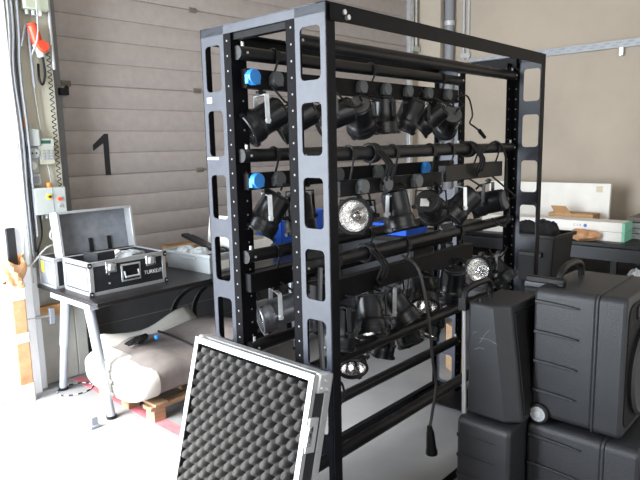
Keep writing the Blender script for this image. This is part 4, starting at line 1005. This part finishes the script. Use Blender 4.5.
# ------------------------------------------------------------------ speaker cases
def speaker_case(label, s, b, z, rz, w, d, h, ridges=4, wheel=True, cone=True, handle=True):
    """local x: along front width (w), local y<0: depth side; front (cone) faces -y; ridged side faces -x"""
    t = thing('speaker_case', label, 'speaker', FR(s, b, z), RZ + rz)
    mb = MB()
    r = 0.03
    # body: y from -d to 0, front shell y from -d to -d*0.30
    mb.prism(rrect(w, h - 0.012, r, 5, w / 2, h / 2), -d, -d * 0.70, 'y')
    mb.prism(rrect(w - 0.006, h - 0.018, r, 5, w / 2, h / 2), -d * 0.70, 0, 'y')
    body = mb.build('cabinet', M['speaker'], t, bevel=0.012, seg=3, angle=30)
    mb = MB(); mb.prism(rrect(w + 0.006, h - 0.006, r, 5, w / 2, h / 2), -d * 0.715, -d * 0.685, 'y'); mb.build('seam_band', M['speaker'], t, bevel=0.003)
    for k in range(ridges):
        zc = h * (0.90 - 0.22 * k)
        mb = MB()
        # wedge shaped groove lip: deep at the rear edge fading towards the seam
        n = 10; up = []; lo = []
        for i in range(n + 1):
            u = i / n; y = -0.006 - u * d * 0.50; dz = 0.010 * u * u
            up.append((y, zc - dz)); lo.append((y, zc - 0.012 + dz * 0.1 - 0.004 * u))
        poly = up + lo[::-1]
        mb.prism(poly, -0.007, 0.004, 'x'); mb.build('ridge', M['speaker'], t, bevel=0.003)
    if wheel:
        for xx in (0.0, w - 0.03):
            mb = MB(); mb.cyl((xx - 0.012, -0.035, 0.030), (xx + 0.03, -0.035, 0.030), 0.040, n=28); wh = mb.build('wheel', M['black'], t, bevel=0.004)
            mb = MB(); mb.cyl((xx - 0.016, -0.035, 0.030), (xx - 0.011, -0.035, 0.030), 0.029, n=28); hb = mb.build('hub', M['alu'], wh)
            mb = MB()
            for k in range(16):
                a = 2 * PI * k / 16; mb.box(xx - 0.0175, xx - 0.0155, -0.0015, 0.0015, 0.013, 0.025, Matrix.Translation((0, -0.035, 0.030)) @ Matrix.Rotation(a, 4, 'X'))
            mb.build('hub_slots', M['greyink'], wh)
    if cone:
        mb = MB(); mb.prism(rrect(w - 0.05, h - 0.07, 0.05, 6, w / 2, h / 2), -d - 0.004, -d + 0.002, 'y'); fp = mb.build('front_panel', M['grille'], t, bevel=0.003)
        T = Matrix.Translation((w * 0.5, -d - 0.004, h * 0.42)) @ Matrix.Rotation(PI / 2, 4, 'X')
        mb = MB(); R0 = min(w, h) * 0.40
        mb.lathe([(R0 * 0.97, 0.0), (R0, 0.012), (R0 * 0.95, 0.022), (R0 * 0.88, 0.014), (R0 * 0.80, 0.010), (R0 * 0.3, 0.003), (0.0, 0.010)], n=40, T=T); mb.build('speaker_cone', M['cone'], fp)
        mb = MB(); mb.prism(rrect(w * 0.5, 0.05, 0.015, 4, w * 0.5, h * 0.86), -d - 0.012, -d - 0.003, 'y'); mb.build('horn', M['cone'], fp, bevel=0.003)
    if handle:
        mb = MB(); y = -d * 0.18
        mb.tube([(0.09, y, h - 0.012), (0.10, y, h + 0.035), (0.16, y, h + 0.055), (w * 0.5 + 0.04, y, h + 0.055), (w * 0.5 + 0.10, y, h + 0.035), (w * 0.5 + 0.11, y, h - 0.012)], 0.013, sub=4, n=12); mb.build('carry_handle', M['black'], t)
    return t
lo_case = speaker_case('black moulded speaker case on the floor at the right edge, wheel cart above it', 0.64, -0.44, 0.0, 0.0, 0.44, 0.40, 0.53, ridges=3, wheel=False, cone=True, handle=False)
up_case = speaker_case('black moulded speaker case on top of another, with carry handle and white hub wheel', 0.655, -0.445, 0.531, 0.0, 0.44, 0.325, 0.53)
mb = MB(); mb.box(0.055, 0.085, -0.09, 0.06, 0.527, 0.552); mb.box(0.055, 0.085, -0.09, -0.06, 0.52, 0.545); mb.build('slide_handle', M['black'], up_case, bevel=0.006)
# low left case with telescopic handle
left_case = thing('speaker_case', 'black moulded case with ridged side under the small scratched speaker', 'speaker', FR(0.502, -0.212, 0.0), RZ)
w_, d_, h_ = 0.35, 0.222, 0.53
mb = MB(); mb.prism(rrect(w_, h_ - 0.012, 0.03, 5, w_ / 2, h_ / 2), -d_, 0, 'y'); mb.build('cabinet', M['speaker'], left_case, bevel=0.014, seg=3, angle=30)
for k in range(5):
    zc = h_ * (0.86 - 0.16 * k); mb = MB(); n = 10; up = []; lo = []
    for i in range(n + 1):
        u = i / n; y = -0.004 - u * d_ * 0.72; up.append((y, zc)); lo.append((y, zc - 0.012 * (1 - u ** 3) - 0.001))
    mb.prism(up + lo[::-1], -0.006, 0.004, 'x'); mb.build('ridge', M['speaker'], left_case, bevel=0.002)
for x in (0.045, 0.262):
    mb = MB(); mb.cyl((x, -0.008, 0.50), (x, 0.0, 0.985), 0.0075, n=14); mb.cyl((x, -0.008, 0.50), (x, -0.003, 0.80), 0.0085, n=14); mb.cyl((x, -0.008, 0.50), (x, -0.006, 0.63), 0.0095, n=14); mb.build('telescopic_tube', M['alu'], left_case)
mb = MB(); mb.tube([(0.045, 0.0, 0.975), (0.046, 0.0, 1.005), (0.075, 0.0, 1.03), (0.22, 0.0, 1.035), (0.26, 0.0, 1.01), (0.262, 0.0, 0.975)], 0.013, sub=4, n=12)
mb.box(0.029, 0.061, -0.014, 0.016, 0.95, 1.0); mb.build('grip', M['black'], left_case)
# small speaker on top
t = thing('small_speaker', 'small scratched black speaker with tapering front standing on the ridged case', 'speaker', FR(0.538, -0.236, 0.532), RZ)
mb = MB()
h3 = 0.455
lo = [(0, 0, 0.0), (0, -0.16, 0.0), (0.045, -0.215, 0.0), (0.30, -0.215, 0.0), (0.30, 0, 0.0)]
hi = [(0, 0, h3), (0, -0.10, h3), (0.045, -0.155, h3), (0.28, -0.155, h3), (0.28, 0, h3)]
mb.add(lo + hi, [(4, 3, 2, 1, 0), (5, 6, 7, 8, 9)] + [(i, (i + 1) % 5, (i + 1) % 5 + 5, i + 5) for i in range(5)])
mb.build('cabinet', M['speaker'], t, bevel=0.012, seg=3)
mb = MB(); mb.hull8([(0.055, -0.219, 0.03), (0.28, -0.219, 0.03), (0.28, -0.213, 0.03), (0.055, -0.213, 0.03)], [(0.055, -0.166, h3 - 0.03), (0.265, -0.166, h3 - 0.03), (0.265, -0.160, h3 - 0.03), (0.055, -0.160, h3 - 0.03)]); mb.build('grille', M['grille'], t)
for (x, y) in ((0.03, -0.035), (0.12, -0.03)):
    mb = MB(); mb.cyl((x, y, h3), (x, y, h3 + 0.014), 0.010, 0.007, n=14); mb.build('mounting_knob', M['black'], t)
mb = MB()
for (a, b_) in (((-0.09, 0.36), (-0.05, 0.30)), ((-0.05, 0.32), (-0.12, 0.31)), ((-0.07, 0.28), (-0.03, 0.27)), ((-0.04, 0.34), (-0.02, 0.33))):
    mb.tube([(-0.0012, a[0], a[1]), (-0.0012, (a[0] + b_[0]) / 2, (a[1] + b_[1]) / 2 + 0.006), (-0.0012, b_[0], b_[1])], 0.0007, sub=3, n=5)
mb.build('scratches', M['greyink'], t)
t = thing('monitor_case', 'grey topped case behind the small speaker beside the big speaker case', 'case', FR(0.98, -0.32, 0.0), RZ)
mb = MB(); mb.prism(rrect(0.16, 0.97, 0.02, 4, 0.08, 0.49), -0.11, 0.06, 'y'); mb.build('body', M['speaker'], t, bevel=0.01)
mb = MB(); mb.box(0.01, 0.15, -0.11, 0.06, 0.955, 0.99); mb.build('lid', M['greyink'], t, bevel=0.008)
